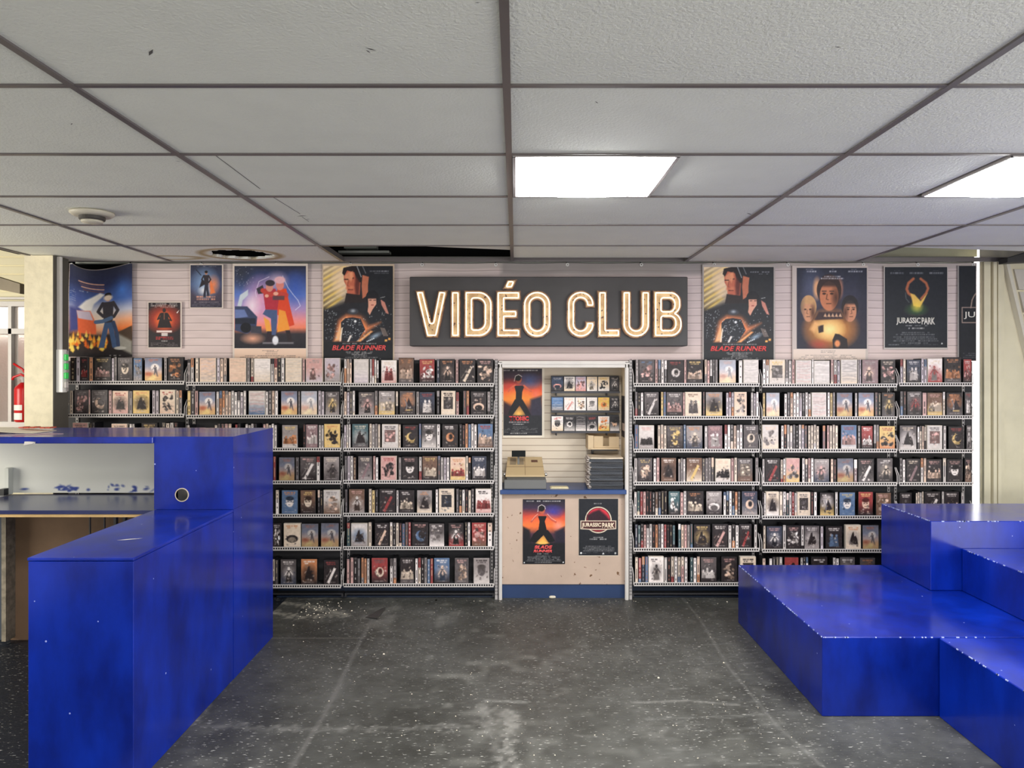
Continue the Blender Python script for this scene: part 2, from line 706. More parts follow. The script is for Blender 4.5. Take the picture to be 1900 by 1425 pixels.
# ------------------------------------------------------------------ shared materials
M_blue = blue_mat()
M_white = mat('white_painted_metal', (214, 208, 202), 0.45, noise=0.08)
M_greymetal = mat('grey_shelf_metal', (176, 170, 168), 0.4, noise=0.06)
M_dark = mat('dark_rack_panel', (44, 43, 46), 0.7, noise=0.15)
M_black = mat('black_plastic', (20, 20, 22), 0.4)
M_void = mat('unlit_ceiling_void', (14, 14, 15), 0.9)
M_print = mat_print('printed_paper', 0.45)
M_cover = mat_print('printed_cover', 0.38)
M_cloth = mat_print('printed_cloth', 0.75)
M_cream = mat('cream_wall_paint', (226, 218, 190), 0.6, noise=0.08, bump=0.25, bscale=30)
M_tile = mat('ceiling_tile_texture', (237, 238, 228), 0.85, bump=0.6, bscale=120, noise=0.03)
M_tilep = mat_print('stained_ceiling_tile', 0.85, bump=1.0)
M_grid = mat('ceiling_grid_metal', (112, 106, 106), 0.38, metal=0.35)
M_green = mat('green_socket', (60, 205, 95), 0.4, emit=0.15)
M_red = mat('extinguisher_red', (205, 30, 34), 0.3)

# ------------------------------------------------------------------ the room
XL = [-4.87, -3.65, -2.435, -1.22, -0.025, 1.195, 2.41, 3.63, 4.85]
YL = [5.0 - 0.61 * k for k in range(14)][::-1]

# floor: painted black boards with dust, scuffs and seams
fx0, fx1, fy0, fy1 = -1.62, 2.1, 2.0, 5.12
stp = 0.0115
nx, ny = int((fx1 - fx0) / stp), int((fy1 - fy0) / stp)
gx = np.linspace(fx0, fx1, nx)
gy = np.linspace(fy0, fy1, ny)
GX, GY = np.meshgrid(gx, gy)
frs = np.random.RandomState(5)
base = np.zeros((ny, nx, 3)) + np.array([69, 69, 65.0])
base += ((vnoise(ny, nx, 9, frs) - .5) * 20)[..., None]
base += ((vnoise(ny, nx, 30, frs) - .5) * 14)[..., None]
base += ((vnoise(ny, nx, 120, frs) - .5) * 12)[..., None]
base += (np.clip(vnoise(ny, nx, 45, frs) - .6, 0, 1) * np.clip(vnoise(ny, nx, 7, frs) - .3, 0, 1))[..., None] * np.array([170, 168, 160.0])


def fpt(px, py):
    Y = F * ZC / (py - VY)
    return PX(px, Y), Y


def fline(pts, w, c, al=1.0, rough=0.5):
    pts = [fpt(*p) for p in pts]
    d = np.full(GX.shape, 1e9)
    for (x1, y1), (x2, y2) in zip(pts[:-1], pts[1:]):
        dx, dy = x2 - x1, y2 - y1
        t = np.clip(((GX - x1) * dx + (GY - y1) * dy) / (dx * dx + dy * dy + 1e-9), 0, 1)
        d = np.minimum(d, np.hypot(GX - x1 - t * dx, GY - y1 - t * dy))
    d = d + (vnoise(ny, nx, 150, frs) - .5) * w * 2.4 * rough
    k = np.clip((w - d) / stp + .5, 0, 1) * al * (1 - rough * vnoise(ny, nx, 190, frs))
    globals()['base'] = base * (1 - k[..., None]) + np.array(c, float) * k[..., None]


fline([(385, 1310), (362, 1345), (520, 1352), (700, 1352), (900, 1345), (965, 1330)], 0.022, (146, 144, 138), .5, .95)
fline([(905, 1310), (895, 1345), (935, 1400), (925, 1440)], 0.03, (158, 156, 150), .4, .95)
fline([(925, 1318), (950, 1330), (945, 1440)], 0.032, (160, 158, 151), .6, .9)
fline([(905, 1300), (975, 1303)], 0.015, (150, 150, 144), .6)
fline([(690, 1150), (668, 1190), (600, 1330), (540, 1425)], 0.012, (112, 110, 106), .6, .2)
fline([(502, 1184), (676, 1184)], 0.008, (120, 116, 108), .6, .2)
fline([(1262, 1105), (1300, 1150), (1350, 1235), (1440, 1345), (1530, 1425)], 0.008, (120, 119, 114), .55, .3)
fline([(1175, 1304), (1275, 1300), (1370, 1308)], 0.008, (150, 148, 142), .6)
fline([(1200, 1335), (1420, 1325)], 0.006, (140, 140, 136), .5)
fline([(1030, 1288), (1050, 1280)], 0.02, (124, 122, 116), .35, .95)
fline([(1215, 1365), (1235, 1350)], 0.022, (128, 127, 122), .4, .95)
fline([(505, 1118), (560, 1122), (640, 1140), (560, 1146), (508, 1136)], 0.035, (205, 198, 180), .65, .9)
fline([(560, 1112), (660, 1108)], 0.02, (170, 165, 150), .5, .9)
for _ in range(150):
    x, y = frs.uniform(1180, 1500), frs.uniform(1180, 1424)
    l = frs.uniform(10, 60)
    fline([(x, y), (x + l, y - l * .06)], 0.004, (165, 165, 160), frs.uniform(.1, .35), .7)
for _ in range(90):
    x, y = frs.uniform(700, 1200), frs.uniform(1200, 1424)
    l = frs.uniform(8, 40)
    fline([(x, y), (x + l, y + frs.uniform(-4, 4))], 0.005, (150, 148, 142), frs.uniform(.1, .3), .7)
fb = MB()
idx = np.arange(nx * ny).reshape(ny, nx)
V = np.stack([GX, GY, np.zeros_like(GX)], -1).reshape(-1, 3)
faces = np.stack([idx[:-1, :-1], idx[:-1, 1:], idx[1:, 1:], idx[1:, :-1]], -1).reshape(-1, 4).tolist()
V = V.tolist()
C = lin(np.clip(base, 0, 255)).reshape(-1, 3)
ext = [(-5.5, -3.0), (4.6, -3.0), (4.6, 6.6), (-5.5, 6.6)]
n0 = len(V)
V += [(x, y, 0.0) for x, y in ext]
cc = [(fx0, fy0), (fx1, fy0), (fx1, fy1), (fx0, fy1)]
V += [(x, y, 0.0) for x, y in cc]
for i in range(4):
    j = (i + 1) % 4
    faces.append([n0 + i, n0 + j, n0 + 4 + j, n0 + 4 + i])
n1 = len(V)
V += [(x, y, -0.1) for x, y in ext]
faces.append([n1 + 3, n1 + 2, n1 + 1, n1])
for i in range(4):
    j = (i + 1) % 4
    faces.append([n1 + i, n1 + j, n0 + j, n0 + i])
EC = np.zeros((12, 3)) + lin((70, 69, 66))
EC[[0, 3, 4, 7]] = lin((26, 30, 38))      # shade behind the bar painted into the floor colour
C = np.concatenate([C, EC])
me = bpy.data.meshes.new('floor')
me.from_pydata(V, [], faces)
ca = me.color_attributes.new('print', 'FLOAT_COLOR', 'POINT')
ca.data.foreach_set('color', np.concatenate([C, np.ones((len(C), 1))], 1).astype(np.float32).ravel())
me.materials.append(floor_mat())
me.update()
floor = bpy.data.objects.new('floor', me)
col.objects.link(floor)
struct(floor)

# ceiling tiles
cb = MB()
LIGHTS = [(-0.025 + 0.03, 0.585, 2.56, 3.17), (1.81, 2.38, 2.56, 3.17)]


def tile(x0, x1, y0, y1, z=CEIL, dz=0.0):
    g = 0.004
    cb.box(x0 + g, x1 - g, y0 + g, y1 - g, z + 0.004, z + 0.02)


for i in range(len(XL) - 1):
    for j in range(len(YL) - 1):
        x0, x1, y0, y1 = XL[i], XL[i + 1], YL[j], YL[j + 1]
        if x1 <= -3.2:
            continue
        if x0 < -3.25:
            x0 = -3.25
        if abs(y0 - 2.56) < 0.02 and i == 4:
            tile(0.60, x1, y0, y1)
            continue
        if abs(y0 - 2.56) < 0.02 and i == 5:
            tile(x0, 1.79, y0, y1)
            continue
        if abs(y0 - 4.39) < 0.02:
            if i == 2:
                continue                      # the holed tile
            if i == 3:                        # slipped tile with a gap behind it
                cb.hexa([(x0, 4.394, CEIL + .004), (x1, 4.394, CEIL + .004), (x1, 4.60, CEIL + .012), (x0, 4.42, CEIL + .03),
                         (x0, 4.394, CEIL + .02), (x1, 4.394, CEIL + .02), (x1, 4.60, CEIL + .028), (x0, 4.42, CEIL + .046)])
                continue
            if i == 4:
                tile(x0, x1, y0, 4.86)
                continue
            if i == 6:
                cb.hexa([(x0, 4.394, CEIL + .004), (x1, 4.394, CEIL + .004), (x1, 4.66, CEIL + .004), (x0, 4.45, CEIL + .004),
                         (x0, 4.394, CEIL + .02), (x1, 4.394, CEIL + .02), (x1, 4.66, CEIL + .02), (x0, 4.45, CEIL + .02)])
                continue
        tile(x0, x1, y0, y1)
ceiling = struct(cb.build('ceiling', M_tile, origin=(0, 0, CEIL)))

# the water-stained tile with a ragged round hole, painted cell by cell
hb = MB()
cx, cy, cs = -1.835, 4.735, 0.0125
x = -2.43
while x < -1.225:
    y = 4.395
    while y < 4.995:
        mx_, my_ = x + cs / 2, y + cs / 2
        d = math.hypot((mx_ - cx) / 0.205, (my_ - cy) / 0.18)
        a = math.atan2(my_ - cy, mx_ - cx)
        jag = 1 + 0.05 * math.sin(5 * a) + 0.05 * math.sin(13 * a + 1)
        if d > jag:
            st = max(0.0, 1 - abs(d - 1.22) / 0.22)
            d2 = math.hypot((mx_ + 2.36) / 0.26, (my_ - 4.86) / 0.1)
            st = max(st, max(0, 1 - abs(d2 - .75) / .3) * .9)
            c = lin((234 - 58 * st, 234 - 80 * st, 229 - 115 * st))
            c = tuple(float(q) for q in c)
            hb.box(x, x + cs, y, y + cs, CEIL + .004, CEIL + .02, color=c)
        y += cs
    x += cs
o = hb.build('stained_tile', M_tilep, ceiling)

nk = MB()
NKR = random.Random(4)


def cpt(px, py):
    Y = F * (CEIL - ZC) / (VY - py)
    return PX(px, Y), Y


for (px, py, l_, a_) in ((280, 100, .045, -.9), (688, 94, .03, .6), (683, 98, .02, 1.2), (133, 232, .02, -.8), (560, 402, .06, -.3), (571, 408, .03, -.6), (330, 301, .02, .4), (1555, 90, .02, .2), (1107, 192, .02, 1.0), (886, 8, .012, 0), (1390, 398, .05, .8), (1400, 403, .03, .5)):
    x, y = cpt(px, py)
    dx, dy = math.cos(a_) * l_ / 2, math.sin(a_) * l_ / 2
    nxx, nyy = -dy * .22, dx * .22
    nk.poly([(x - dx, y - dy, CEIL + .0033), (x + nxx * .8, y + nyy * .8, CEIL + .0033), (x + dx, y + dy, CEIL + .0033), (x - nxx, y - nyy, CEIL + .0033)])
for (p, q) in (((400, 291), (482, 352)), ((504, 366), (556, 398)), ((560, 404), (572, 412))):
    (xa, ya), (xb, yb) = cpt(*p), cpt(*q)
    nk.poly([(xa, ya, CEIL + .0034), (xb, yb, CEIL + .0034), (xb + .0035, yb, CEIL + .0034), (xa + .0035, ya, CEIL + .0034)])
nk.build('gouges', mat('gouge_shadow_grey', (92, 90, 88), .9), ceiling)['kind'] = 'stuff'

gb = MB()
for xx in XL:
    if -3.3 < xx < 4.7:
        gb.box(xx - .011, xx + .011, YL[0], 5.0, CEIL - .002, CEIL + .03)
for yy in YL:
    gb.box(-3.25, 4.6, yy - .009, yy + .009, CEIL - .001, CEIL + .028)
gb.box(-3.27, -3.245, YL[0], 4.74, CEIL - .002, CEIL + .05)
struct(gb.build('ceiling_grid', M_grid, origin=(0, 0, CEIL)))

rb = MB()  # unseen slab added to keep sky light out of the ceiling void
rb.box(-3.3, 4.7, -3.1, 6.6, 2.95, 3.05)
rb.box(-5.5, -3.3, -3.1, 5.48, 2.95, 3.05)
rb.box(-3.30, -3.27, -3.1, 4.7, CEIL, 2.95)
struct(rb.build('roof', M_void))

# dark back wall far behind the backdrop, side walls, rear wall
wb = MB()
wb.box(-3.28, -0.35, 5.74, 5.84, 0, 2.95)
wb.box(0.95, 3.30, 5.74, 5.84, 0, 2.95)
wb.box(-0.35, 0.95, 5.74, 5.84, 0, 2.95)
wb.box(-3.30, -3.26, 5.10, 5.74, 0, 2.95)
struct(wb.build('wall_back', M_void))
M_room = mat('pale_room_paint', (196, 194, 186), 0.7, noise=0.06)
wl = MB()
wl.box(-3.4, -3.3, -3.0, 2.2, 0, 2.95)
wl.box(-5.5, -3.4, 2.1, 2.2, 0, 2.95)
wl.box(-5.6, -5.5, 2.1, 6.5, 0, 2.95)
struct(wl.build('wall_left', M_room))
wr = MB()
wr.box(4.6, 4.7, -3.0, 5.2, 0, 2.95)
struct(wr.build('wall_right', M_room))
wq = MB()
wq.box(-3.4, 4.7, -3.1, -3.0, 0, 2.95)
struct(wq.build('wall_rear', M_room))

# right end panel beside the bright gap, with mouldings, slanted board and siding
RP = 5.16
rp = MB()
rp.box(PX(1819, RP), 4.6, RP, RP + .010, 0, 2.52)
struct(rp.build('wall_right_end', M_cream))
rt = MB()
for a, b, dp in ((1821, 1833, .03), (1836, 1842, .045), (1846, 1852, .035), (1854, 1860, .02)):
    rt.box(PX(a, RP), PX(b, RP), RP - dp, RP, 0, 2.40)
struct(rt.build('trim_1', M_cream))
sl = MB()
p0, p1 = P(1866, 486, RP - .03), P(1912, 680, RP - .03)
w = .012
sl.hexa([(p1.x - w, RP - .05, p1.z), (p1.x + w, RP - .05, p1.z), (p1.x + w, RP, p1.z), (p1.x - w, RP, p1.z),
         (p0.x - w, RP - .05, p0.z), (p0.x + w, RP - .05, p0.z), (p0.x + w, RP, p0.z), (p0.x - w, RP, p0.z)])
struct(sl.build('trim_2', mat('pale_slanted_board', (214, 209, 194), .55)))
sd = MB()
for k in range(9):
    yb = 500 + k * 42
    sd.hexa([(PX(1884 + (yb - 486) * .237, RP), RP - .022, PZ(yb + 38, RP)), (4.55, RP - .022, PZ(yb + 38, RP)), (4.55, RP, PZ(yb + 38, RP)), (PX(1884 + (yb - 486) * .237, RP), RP, PZ(yb + 38, RP)),
             (PX(1876 + (yb - 486) * .237, RP), RP - .014, PZ(yb, RP)), (4.55, RP - .014, PZ(yb, RP)), (4.55, RP, PZ(yb, RP)), (PX(1876 + (yb - 486) * .237, RP), RP, PZ(yb, RP))])
struct(sd.build('wall_right_siding', mat('pale_siding', (206, 200, 190), .6, noise=.06)))
bm_ = MB()
p0, p1 = P(1862, 486, 4.9), P(1915, 470, 4.9)
bm_.hexa([(p0.x, 4.86, p0.z - .01), (p1.x, 4.86, p1.z - .06), (p1.x, 4.95, p1.z - .06), (p0.x, 4.95, p0.z - .01),
          (p0.x, 4.86, p0.z + .02), (p1.x, 4.86, p1.z + .02), (p1.x, 4.95, p1.z + .02), (p0.x, 4.95, p0.z + .02)])
struct(bm_.build('beam', mat('dark_beam_end', (48, 47, 48), .6)))
fm = MB()
fm.box(2.3, 3.45, 5.30, 5.34, PZ(476, 5.3), 2.95)
struct(fm.build('trim_6', mat('pale_fascia', (186, 186, 166), .6, noise=.1)))
# far bright side beyond the gap: a pale outer wall in full daylight
# slotted metal track above the backdrop
sb = MB()
sb.box(-3.2, 3.33, 5.15, 5.19, PZ(489, 5.15), PZ(476, 5.15), 0)
for k in range(64):
    xx = -3.1 + k * .101
    if R.random() < .75:
        sb.box(xx, xx + .012, 5.147, 5.15, PZ(486, 5.15), PZ(480, 5.15), 1)
        sb.box(xx + .03, xx + .036, 5.147, 5.15, PZ(482, 5.15), PZ(480, 5.15), 1)
sb.box(PX(632, 5.2), PX(725, 5.2), 5.13, 5.22, PZ(472, 5.2), PZ(468, 5.2), 0)
sb.box(PX(640, 5.3), PX(700, 5.3), 5.27, 5.34, PZ(462, 5.3), PZ(455, 5.3), 0)
struct(sb.build('trim_3', [mat('galvanised_track', (150, 152, 145), .45, metal=.3, noise=.2), M_void]))
# dark timber floor strip under the backdrop
bs = MB()
bs.box(-1.7, 3.3, 5.035, 5.12, 0, .012)
bs.box(-1.7, 3.3, 5.06, 5.12, .012, .075)
struct(bs.build('baseboard_back', mat('dark_blue_skirting', (26, 42, 66), .5, noise=.3)))

# left: stone-textured column, exterior window wall, glass
cbm = MB()
cbm.box(PX(45, 4.74), PX(98, 4.74), 4.74, 4.87, 0, CEIL)
M_stucco = mat('rough_cream_stucco', (224, 214, 186), .8, noise=.1, nscale=20, bump=.8, bscale=40)
struct(cbm.build('column', M_stucco))
cs_ = MB()
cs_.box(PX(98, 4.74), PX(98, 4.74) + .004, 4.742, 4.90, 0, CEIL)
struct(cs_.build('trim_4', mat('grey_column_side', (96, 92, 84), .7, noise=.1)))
WY = 5.42
ww = MB()
ww.box(-5.4, -3.32, WY, WY + .08, PZ(560, WY), 2.9)
ww.box(-5.4, -3.32, WY, WY + .08, 0, PZ(790, WY))
for k in range(9):
    z = PZ(556 - k * 16, WY)
    ww.box(-5.4, -3.32, WY - .008, WY, z, z + .055)
struct(ww.build('wall_left_end', mat('sunlit_siding', (236, 226, 190), .6, noise=.05)))
db = MB()
a, b = P(-30, 505, 5.1), P(44, 528, 5.1)
db.hexa([(a.x, 5.06, a.z - .10), (b.x, 5.06, b.z - .07), (b.x, 5.14, b.z - .07), (a.x, 5.14, a.z - .10),
         (a.x, 5.06, a.z), (b.x, 5.06, b.z), (b.x, 5.14, b.z), (a.x, 5.14, a.z)])
struct(db.build('trim_5', mat('weathered_board', (150, 138, 118), .7, noise=.2)))
wf = MB()
for (a, b, c, d) in ((-400, 60, 560, 569), (-400, 60, 610, 620), (-400, 60, 782, 792), (20, 26, 569, 782), (-110, -104, 569, 782), (-400, 60, 552, 556)):
    wf.box(PX(a, WY), min(PX(b, WY), -3.33), WY - .03, WY + .05, PZ(d, WY), PZ(c, WY))
wfo = struct(wf.build('window_1', M_white))
gl = bpy.data.materials.new('wet_window_glass')
gl.use_nodes = True
g = gl.node_tree.nodes['Principled BSDF']
g.inputs['Base Color'].default_value = L3(235, 225, 215)
g.inputs['Transmission Weight'].default_value = 0.85
g.inputs['Roughness'].default_value = 0.28
g.inputs['IOR'].default_value = 1.3
gtc = gl.node_tree.nodes.new('ShaderNodeTexCoord')
gv = gl.node_tree.nodes.new('ShaderNodeTexVoronoi')
gv.inputs['Scale'].default_value = 70
gl.node_tree.links.new(gtc.outputs['Object'], gv.inputs['Vector'])
gbp = gl.node_tree.nodes.new('ShaderNodeBump')
gbp.inputs['Strength'].default_value = .6
gl.node_tree.links.new(gv.outputs['Distance'], gbp.inputs['Height'])
gl.node_tree.links.new(gbp.outputs[0], g.inputs['Normal'])
gb2 = MB()
gb2.box(-5.4, -3.33, WY + .005, WY + .013, PZ(785, WY), PZ(565, WY))
gb2.build('pane', gl, wfo)
br = MB()
for r_ in range(26):
    for c_ in range(14):
        x0 = -5.6 + c_ * .21 + (r_ % 2) * .1
        br.box(x0, x0 + .2, 6.5, 6.56, r_ * .075, r_ * .075 + .066)
br.box(-5.8, -2.6, 6.53, 6.62, 0, 1.95)
struct(br.build('exterior_brick_wall', mat('weathered_red_brick', (168, 92, 72), .8, noise=.35, dark=(120, 70, 60))))

# ------------------------------------------------------------------ ceiling lights, detector
M_diff = mat('lit_diffuser', (255, 255, 255), .4, emit=42.0)
M_diffedge = mat('diffuser_edge_teal', (120, 205, 205), .4, emit=1.2)


def ceiling_light(x0, x1, y0, y1, label):
    t = thing('ceiling_light', ((x0 + x1) / 2, (y0 + y1) / 2, CEIL), label, 'ceiling light', 'square ceiling light panels')
    fr = MB()
    for (a, b, c, d) in ((x0 - .012, x1 + .012, y0 - .004, y0 + .008), (x0 - .012, x1 + .012, y1 - .008, y1 + .004), (x0 - .012, x0, y0, y1), (x1, x1 + .012, y0, y1)):
        fr.box(a, b, c, d, CEIL - .004, CEIL + .03)
    fr.build('frame', M_greymetal, t)
    N = 12
    d = MB()
    for i in range(N):
        for j in range(N):
            q = []
            for (a, b) in ((i, j), (i, j + 1), (i + 1, j + 1), (i + 1, j)):
                u, v = a / N, b / N
                bul = .045 * (math.sin(math.pi * u) ** .6) * (math.sin(math.pi * v) ** .6) if 0 < u < 1 and 0 < v < 1 else 0
                q.append((x0 + (x1 - x0) * u, y0 + (y1 - y0) * v, CEIL + .002 - bul))
            d.quad(*q, mi=0)
    d.build('diffuser', [M_diff], t, smooth=True)
    bk = MB()
    bk.box(x0 - .01, x1 + .01, y0, y1, CEIL + .03, CEIL + .09)
    bk.build('housing', M_white, t)
    return t


ceiling_light(0.0, 0.585, 2.572, 3.158, 'square ceiling light panel with bulging white diffuser, the one wholly in view')
ceiling_light(1.815, 2.39, 2.572, 3.158, 'square ceiling light panel with white diffuser, cut by the right frame edge')

t = thing('smoke_detector', (-2.08, 3.48, CEIL), 'round cream smoke detector on the ceiling above the blue bar', 'smoke detector')
m_ = MB()
m_.lathe(-2.08, 3.48, [(.0, CEIL), (.098, CEIL), (.098, CEIL - .008), (.085, CEIL - .018), (.075, CEIL - .02)][1:], 32)
m_.build('base', mat('aged_cream_plastic', (205, 198, 180), .45), t, smooth=True)
m_ = MB()
m_.lathe(-2.08, 3.48, [(.058, CEIL - .02), (.058, CEIL - .034), (.052, CEIL - .04)], 28)
m_.build('sensor_ring', mat('dark_vent', (70, 66, 62), .6), t)
m_ = MB()
m_.lathe(-2.08, 3.48, [(.05, CEIL - .04), (.046, CEIL - .05), (.02, CEIL - .054)], 28)
m_.build('cap', MATS['aged_cream_plastic'], t, smooth=True)

# ------------------------------------------------------------------ backdrop cloth with slat-board print
HX = [133, 240, 373, 512, 650, 783, 920, 1053, 1190, 1325, 1462, 1602, 1703, 1806]


def ytop(x):
    x = np.asarray(x, dtype=float)
    out = np.full(x.shape, 488.0)
    for a, b in zip(HX[:-1], HX[1:]):
        u = np.clip((x - a) / (b - a), 0, 1)
        s_ = 13.0 if a == 133 else 1.6
        k = (x >= a) & (x < b)
        sag = s_ * np.sin(np.pi * u) if a != 133 else s_ * np.sin(np.pi * np.minimum(1, u ** .75))
        out = np.where(k, 487.5 + sag, out)
    return out


def cwarp(x, y):
    k = np.clip((560 - y) / 70, 0, 1)
    wv = np.zeros(np.shape(x))
    wv = wv + .007 * np.sin(x / 17 + y / 26) * k + .004 * np.sin(x / 41 - y / 60)
    left = np.clip((420 - x) / 300, 0, 1)
    return wv * (0.35 + .5 * left)


cv = Cv(127, 1812, 487, 670, 1.0, base=(214, 198, 190), seed=3)
# thin horizontally: every fourth column is plenty for slats
cv.w = 320
gx_ = np.linspace(127, 1811, cv.w)
gy_ = np.linspace(487, 670, cv.h)
cv.X, cv.Y = np.meshgrid(gx_, gy_)
cv.a = np.zeros((cv.h, cv.w, 3)) + np.array([203, 186, 184.0])
cv.a += ((cv.Y - 580) / 100 * np.array(6.0))[..., None] * np.array([1, .6, .4])
for k in range(14):
    yy = 487 + 14.0 * k
    cv._mix(np.clip(1 - np.abs(cv.Y - yy) / .9, 0, 1) * .62, (108, 92, 88))
    cv._mix(np.clip(1 - np.abs(cv.Y - yy - 1.6) / 1.6, 0, 1) * .22, (245, 235, 228))
cv.rect(0, 2000, 480, 497, (168, 158, 156), .8, soft=4)
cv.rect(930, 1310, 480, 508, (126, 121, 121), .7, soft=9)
cv.noise(4, 60)
bt = thing('printed_backdrop', (0, BACK, 0), 'wide cloth backdrop printed with pale slat boards, hung from ties under the ceiling', 'backdrop')
sheet(cv, 'cloth', M_cloth, bt, BACK, .0015, top=ytop, warp=cwarp)
lo = MB()
lo.box(PX(127, BACK), PX(919, BACK), BACK, BACK + .004, .005, PZ(670.5, BACK))
lo.box(PX(1173, BACK), PX(1804, BACK), BACK, BACK + .004, .005, PZ(670.5, BACK))
lo.build('lower_cloth', M_dark, bt)
M_ring = mat('white_grommet', (235, 235, 235), .3, metal=.3)
for x in HX:
    p = P(x, 491, BACK - .004)
    m_ = MB()
    m_.tube([(p.x + .009 * math.cos(a), p.y, p.z + .009 * math.sin(a)) for a in [i * math.pi / 6 for i in range(12)]], .0035, 6, closed=True)
    m_.build('grommet', M_ring, bt)
    m_ = MB()
    m_.tube([(p.x, p.y, p.z + .006), (p.x - .004 + R.uniform(-.01, .01), p.y + .02, p.z + .03), (p.x + R.uniform(-.012, .012), p.y + .05, p.z + .055)], .0035, 6)
    m_.build('cable_tie', M_black, bt)

# ------------------------------------------------------------------ the blue bar on the left
BX = -1.467
T1 = .883


def bar():
    t = thing('bar_counter', (-2.2, 3.6, 0), 'L-shaped blue painted bar counter with a raised end block and open back shelf', 'bar counter')
    m = MB()                                  # low arm running towards the camera
    m.box(-1.872, BX, 2.72, 3.68, 0, T1 - .014, bev=.002)
    m.build('low_front_block', M_blue, t)
    m = MB()
    m.box(-1.874, BX + .002, 2.717, 3.679, T1 - .012, T1, bev=.002)
    m.build('low_countertop', M_blue, t)
    # tall end block, its front face with a round cable hole
    m = MB()
    x0, x1, z0, z1 = -1.878, BX, T1 + .001, 1.262
    hx, hz, hr = PX(338, 3.68), PZ(918, 3.68), .0315
    N = 32
    sq = []
    for i in range(N):
        a = 2 * math.pi * (i + .5) / N
        dx, dz = math.cos(a), math.sin(a)
        s_ = min(((x1 - hx) if dx > 0 else (x0 - hx)) / dx, ((z1 - hz) if dz > 0 else (z0 - hz)) / dz)
        sq.append((hx + dx * s_, hz + dz * s_))
    ci = [(hx + hr * math.cos(2 * math.pi * (i + .5) / N), hz + hr * math.sin(2 * math.pi * (i + .5) / N)) for i in range(N)]
    cr_ = [((x1, z1)), ((x0, z1)), ((x0, z0)), ((x1, z0))]
    for i in range(N):
        j = (i + 1) % N
        a, b, c, d = ci[i], ci[j], sq[j], sq[i]
        m.quad((a[0], 3.68, a[1]), (b[0], 3.68, b[1]), (c[0], 3.68, c[1]), (d[0], 3.68, d[1]))
        if abs(c[0] - d[0]) > 1e-6 and abs(c[1] - d[1]) > 1e-6:
            k = min(cr_, key=lambda q: math.hypot(q[0] - (c[0] + d[0]) / 2, q[1] - (c[1] + d[1]) / 2))
            m.poly([(d[0], 3.68, d[1]), (c[0], 3.68, c[1]), (k[0], 3.68, k[1])])
    m.quad((x1, 3.68, z0), (x1, 4.28, z0), (x1, 4.28, z1), (x1, 3.68, z1))
    m.quad((x0, 3.68, z0), (x0, 4.28, z0), (x0, 4.28, z1), (x0, 3.68, z1))
    m.quad((x0, 4.28, z0), (x1, 4.28, z0), (x1, 4.28, z1), (x0, 4.28, z1))
    m.quad((x0, 3.68, z1), (x1, 3.68, z1), (x1, 4.28, z1), (x0, 4.28, z1))
    m.build('tall_end_block', M_blue, t)
    m = MB()
    m.box(x0 + .01, x1, 3.685, 4.28, 0, T1)
    m.build('tall_block_base', M_blue, t)
    m = MB()
    m.lathe(0, 0, [(hr, 0), (hr + .004, 0), (hr + .004, .004), (hr, .004)], 32)
    m.v = [(hx + p[0], 3.68 - p[2], hz + p[1]) for p in m.v]
    m.f = m.f[:96]; m.m = m.m[:96]; m.c = m.c[:96]
    m.build('hole_rim', mat('raw_cut_board', (196, 182, 158), .7), t)
    m = MB()
    m.box(hx - .08, hx + .08, 3.80, 3.805, hz - .12, hz + .12)
    m.build('inner_panel', mat('pale_inner_panel', (205, 200, 190), .6), t)
    # long bar top
    m = MB()
    m.box(-3.35, x0 + .002, 3.66, 4.30, 1.228, 1.262, bev=.003)
    m.build('bar_top', M_blue, t)
    # whitish inner front panel with paint smears
    cv = Cv(-3.3, x0, -1.23, -T1, .006, T=(0, 0, 1), base=(206, 207, 200), seed=8)
    cv.px = .006
    cv.noise(5, 8)
    for k in range(46):
        xx = cv.rs.choice([cv.rs.uniform(-2.72, -2.6), cv.rs.uniform(-2.45, -2.2), cv.rs.uniform(-3.2, -1.9)])
        cv.ell(xx, -T1 - cv.rs.uniform(.012, .05), cv.rs.uniform(.006, .025), cv.rs.uniform(.003, .009), (44, 60, 130), cv.rs.uniform(.3, .9), rot=cv.rs.uniform(-40, 40))
    h, w = cv.h, cv.w
    gx = np.linspace(-3.3, x0, w)
    gz = np.linspace(1.23, T1, h)
    m = MB()
    A = lin(np.clip(cv.a, 0, 255))
    for i in range(h - 1):
        for j in range(w - 1):
            m.quad((gx[j], 4.20, gz[i + 1]), (gx[j + 1], 4.20, gz[i + 1]), (gx[j + 1], 4.20, gz[i]), (gx[j], 4.20, gz[i]), color=tuple(A[i, j]))
    m.box(-3.3, x0, 4.201, 4.27, T1, 1.228, color=(.6, .6, .57))
    m.build('inner_front_panel', mat_print('smeared_white_paint', .55), t)
    m = MB()
    m.box(-3.35, x0 + .002, 3.70, 4.198, T1 - .028, T1 - .008, 0)
    m.build('work_shelf', mat('dark_blue_laminate', (34, 42, 88), .22, noise=.1, coat=.3), t)
    m = MB()
    m.box(-3.35, x0 + .002, 3.705, 3.73, T1 - .044, T1 - .0285, 0)
    m.build('shelf_batten', mat('raw_pine', (205, 170, 112), .7, noise=.2), t)
    m = MB()
    m.box(PX(22, 4.25), x0, 4.23, 4.27, 0, T1 - .045)
    m.build('back_board', mat('brown_fibreboard', (124, 98, 74), .8, noise=.15), t)
    m = MB()
    m.box(PX(14, 4.2), PX(22, 4.2), 4.15, 4.26, 0.02, T1 - .05)
    m.build('board_edge', mat('chipped_board_edge', (150, 140, 122), .8, noise=.4, nscale=30), t)
    m = MB()
    for k, px in enumerate((167, 194, 215, 232)):
        m.tube([(PX(px, 4.1), 4.1, .62), (PX(px, 4.1), 4.1, T1 - .05)], .006 if k < 2 else .014, 6)
    m.build('hanging_rods', mat('dull_iron', (90, 88, 86), .5, metal=.5), t)
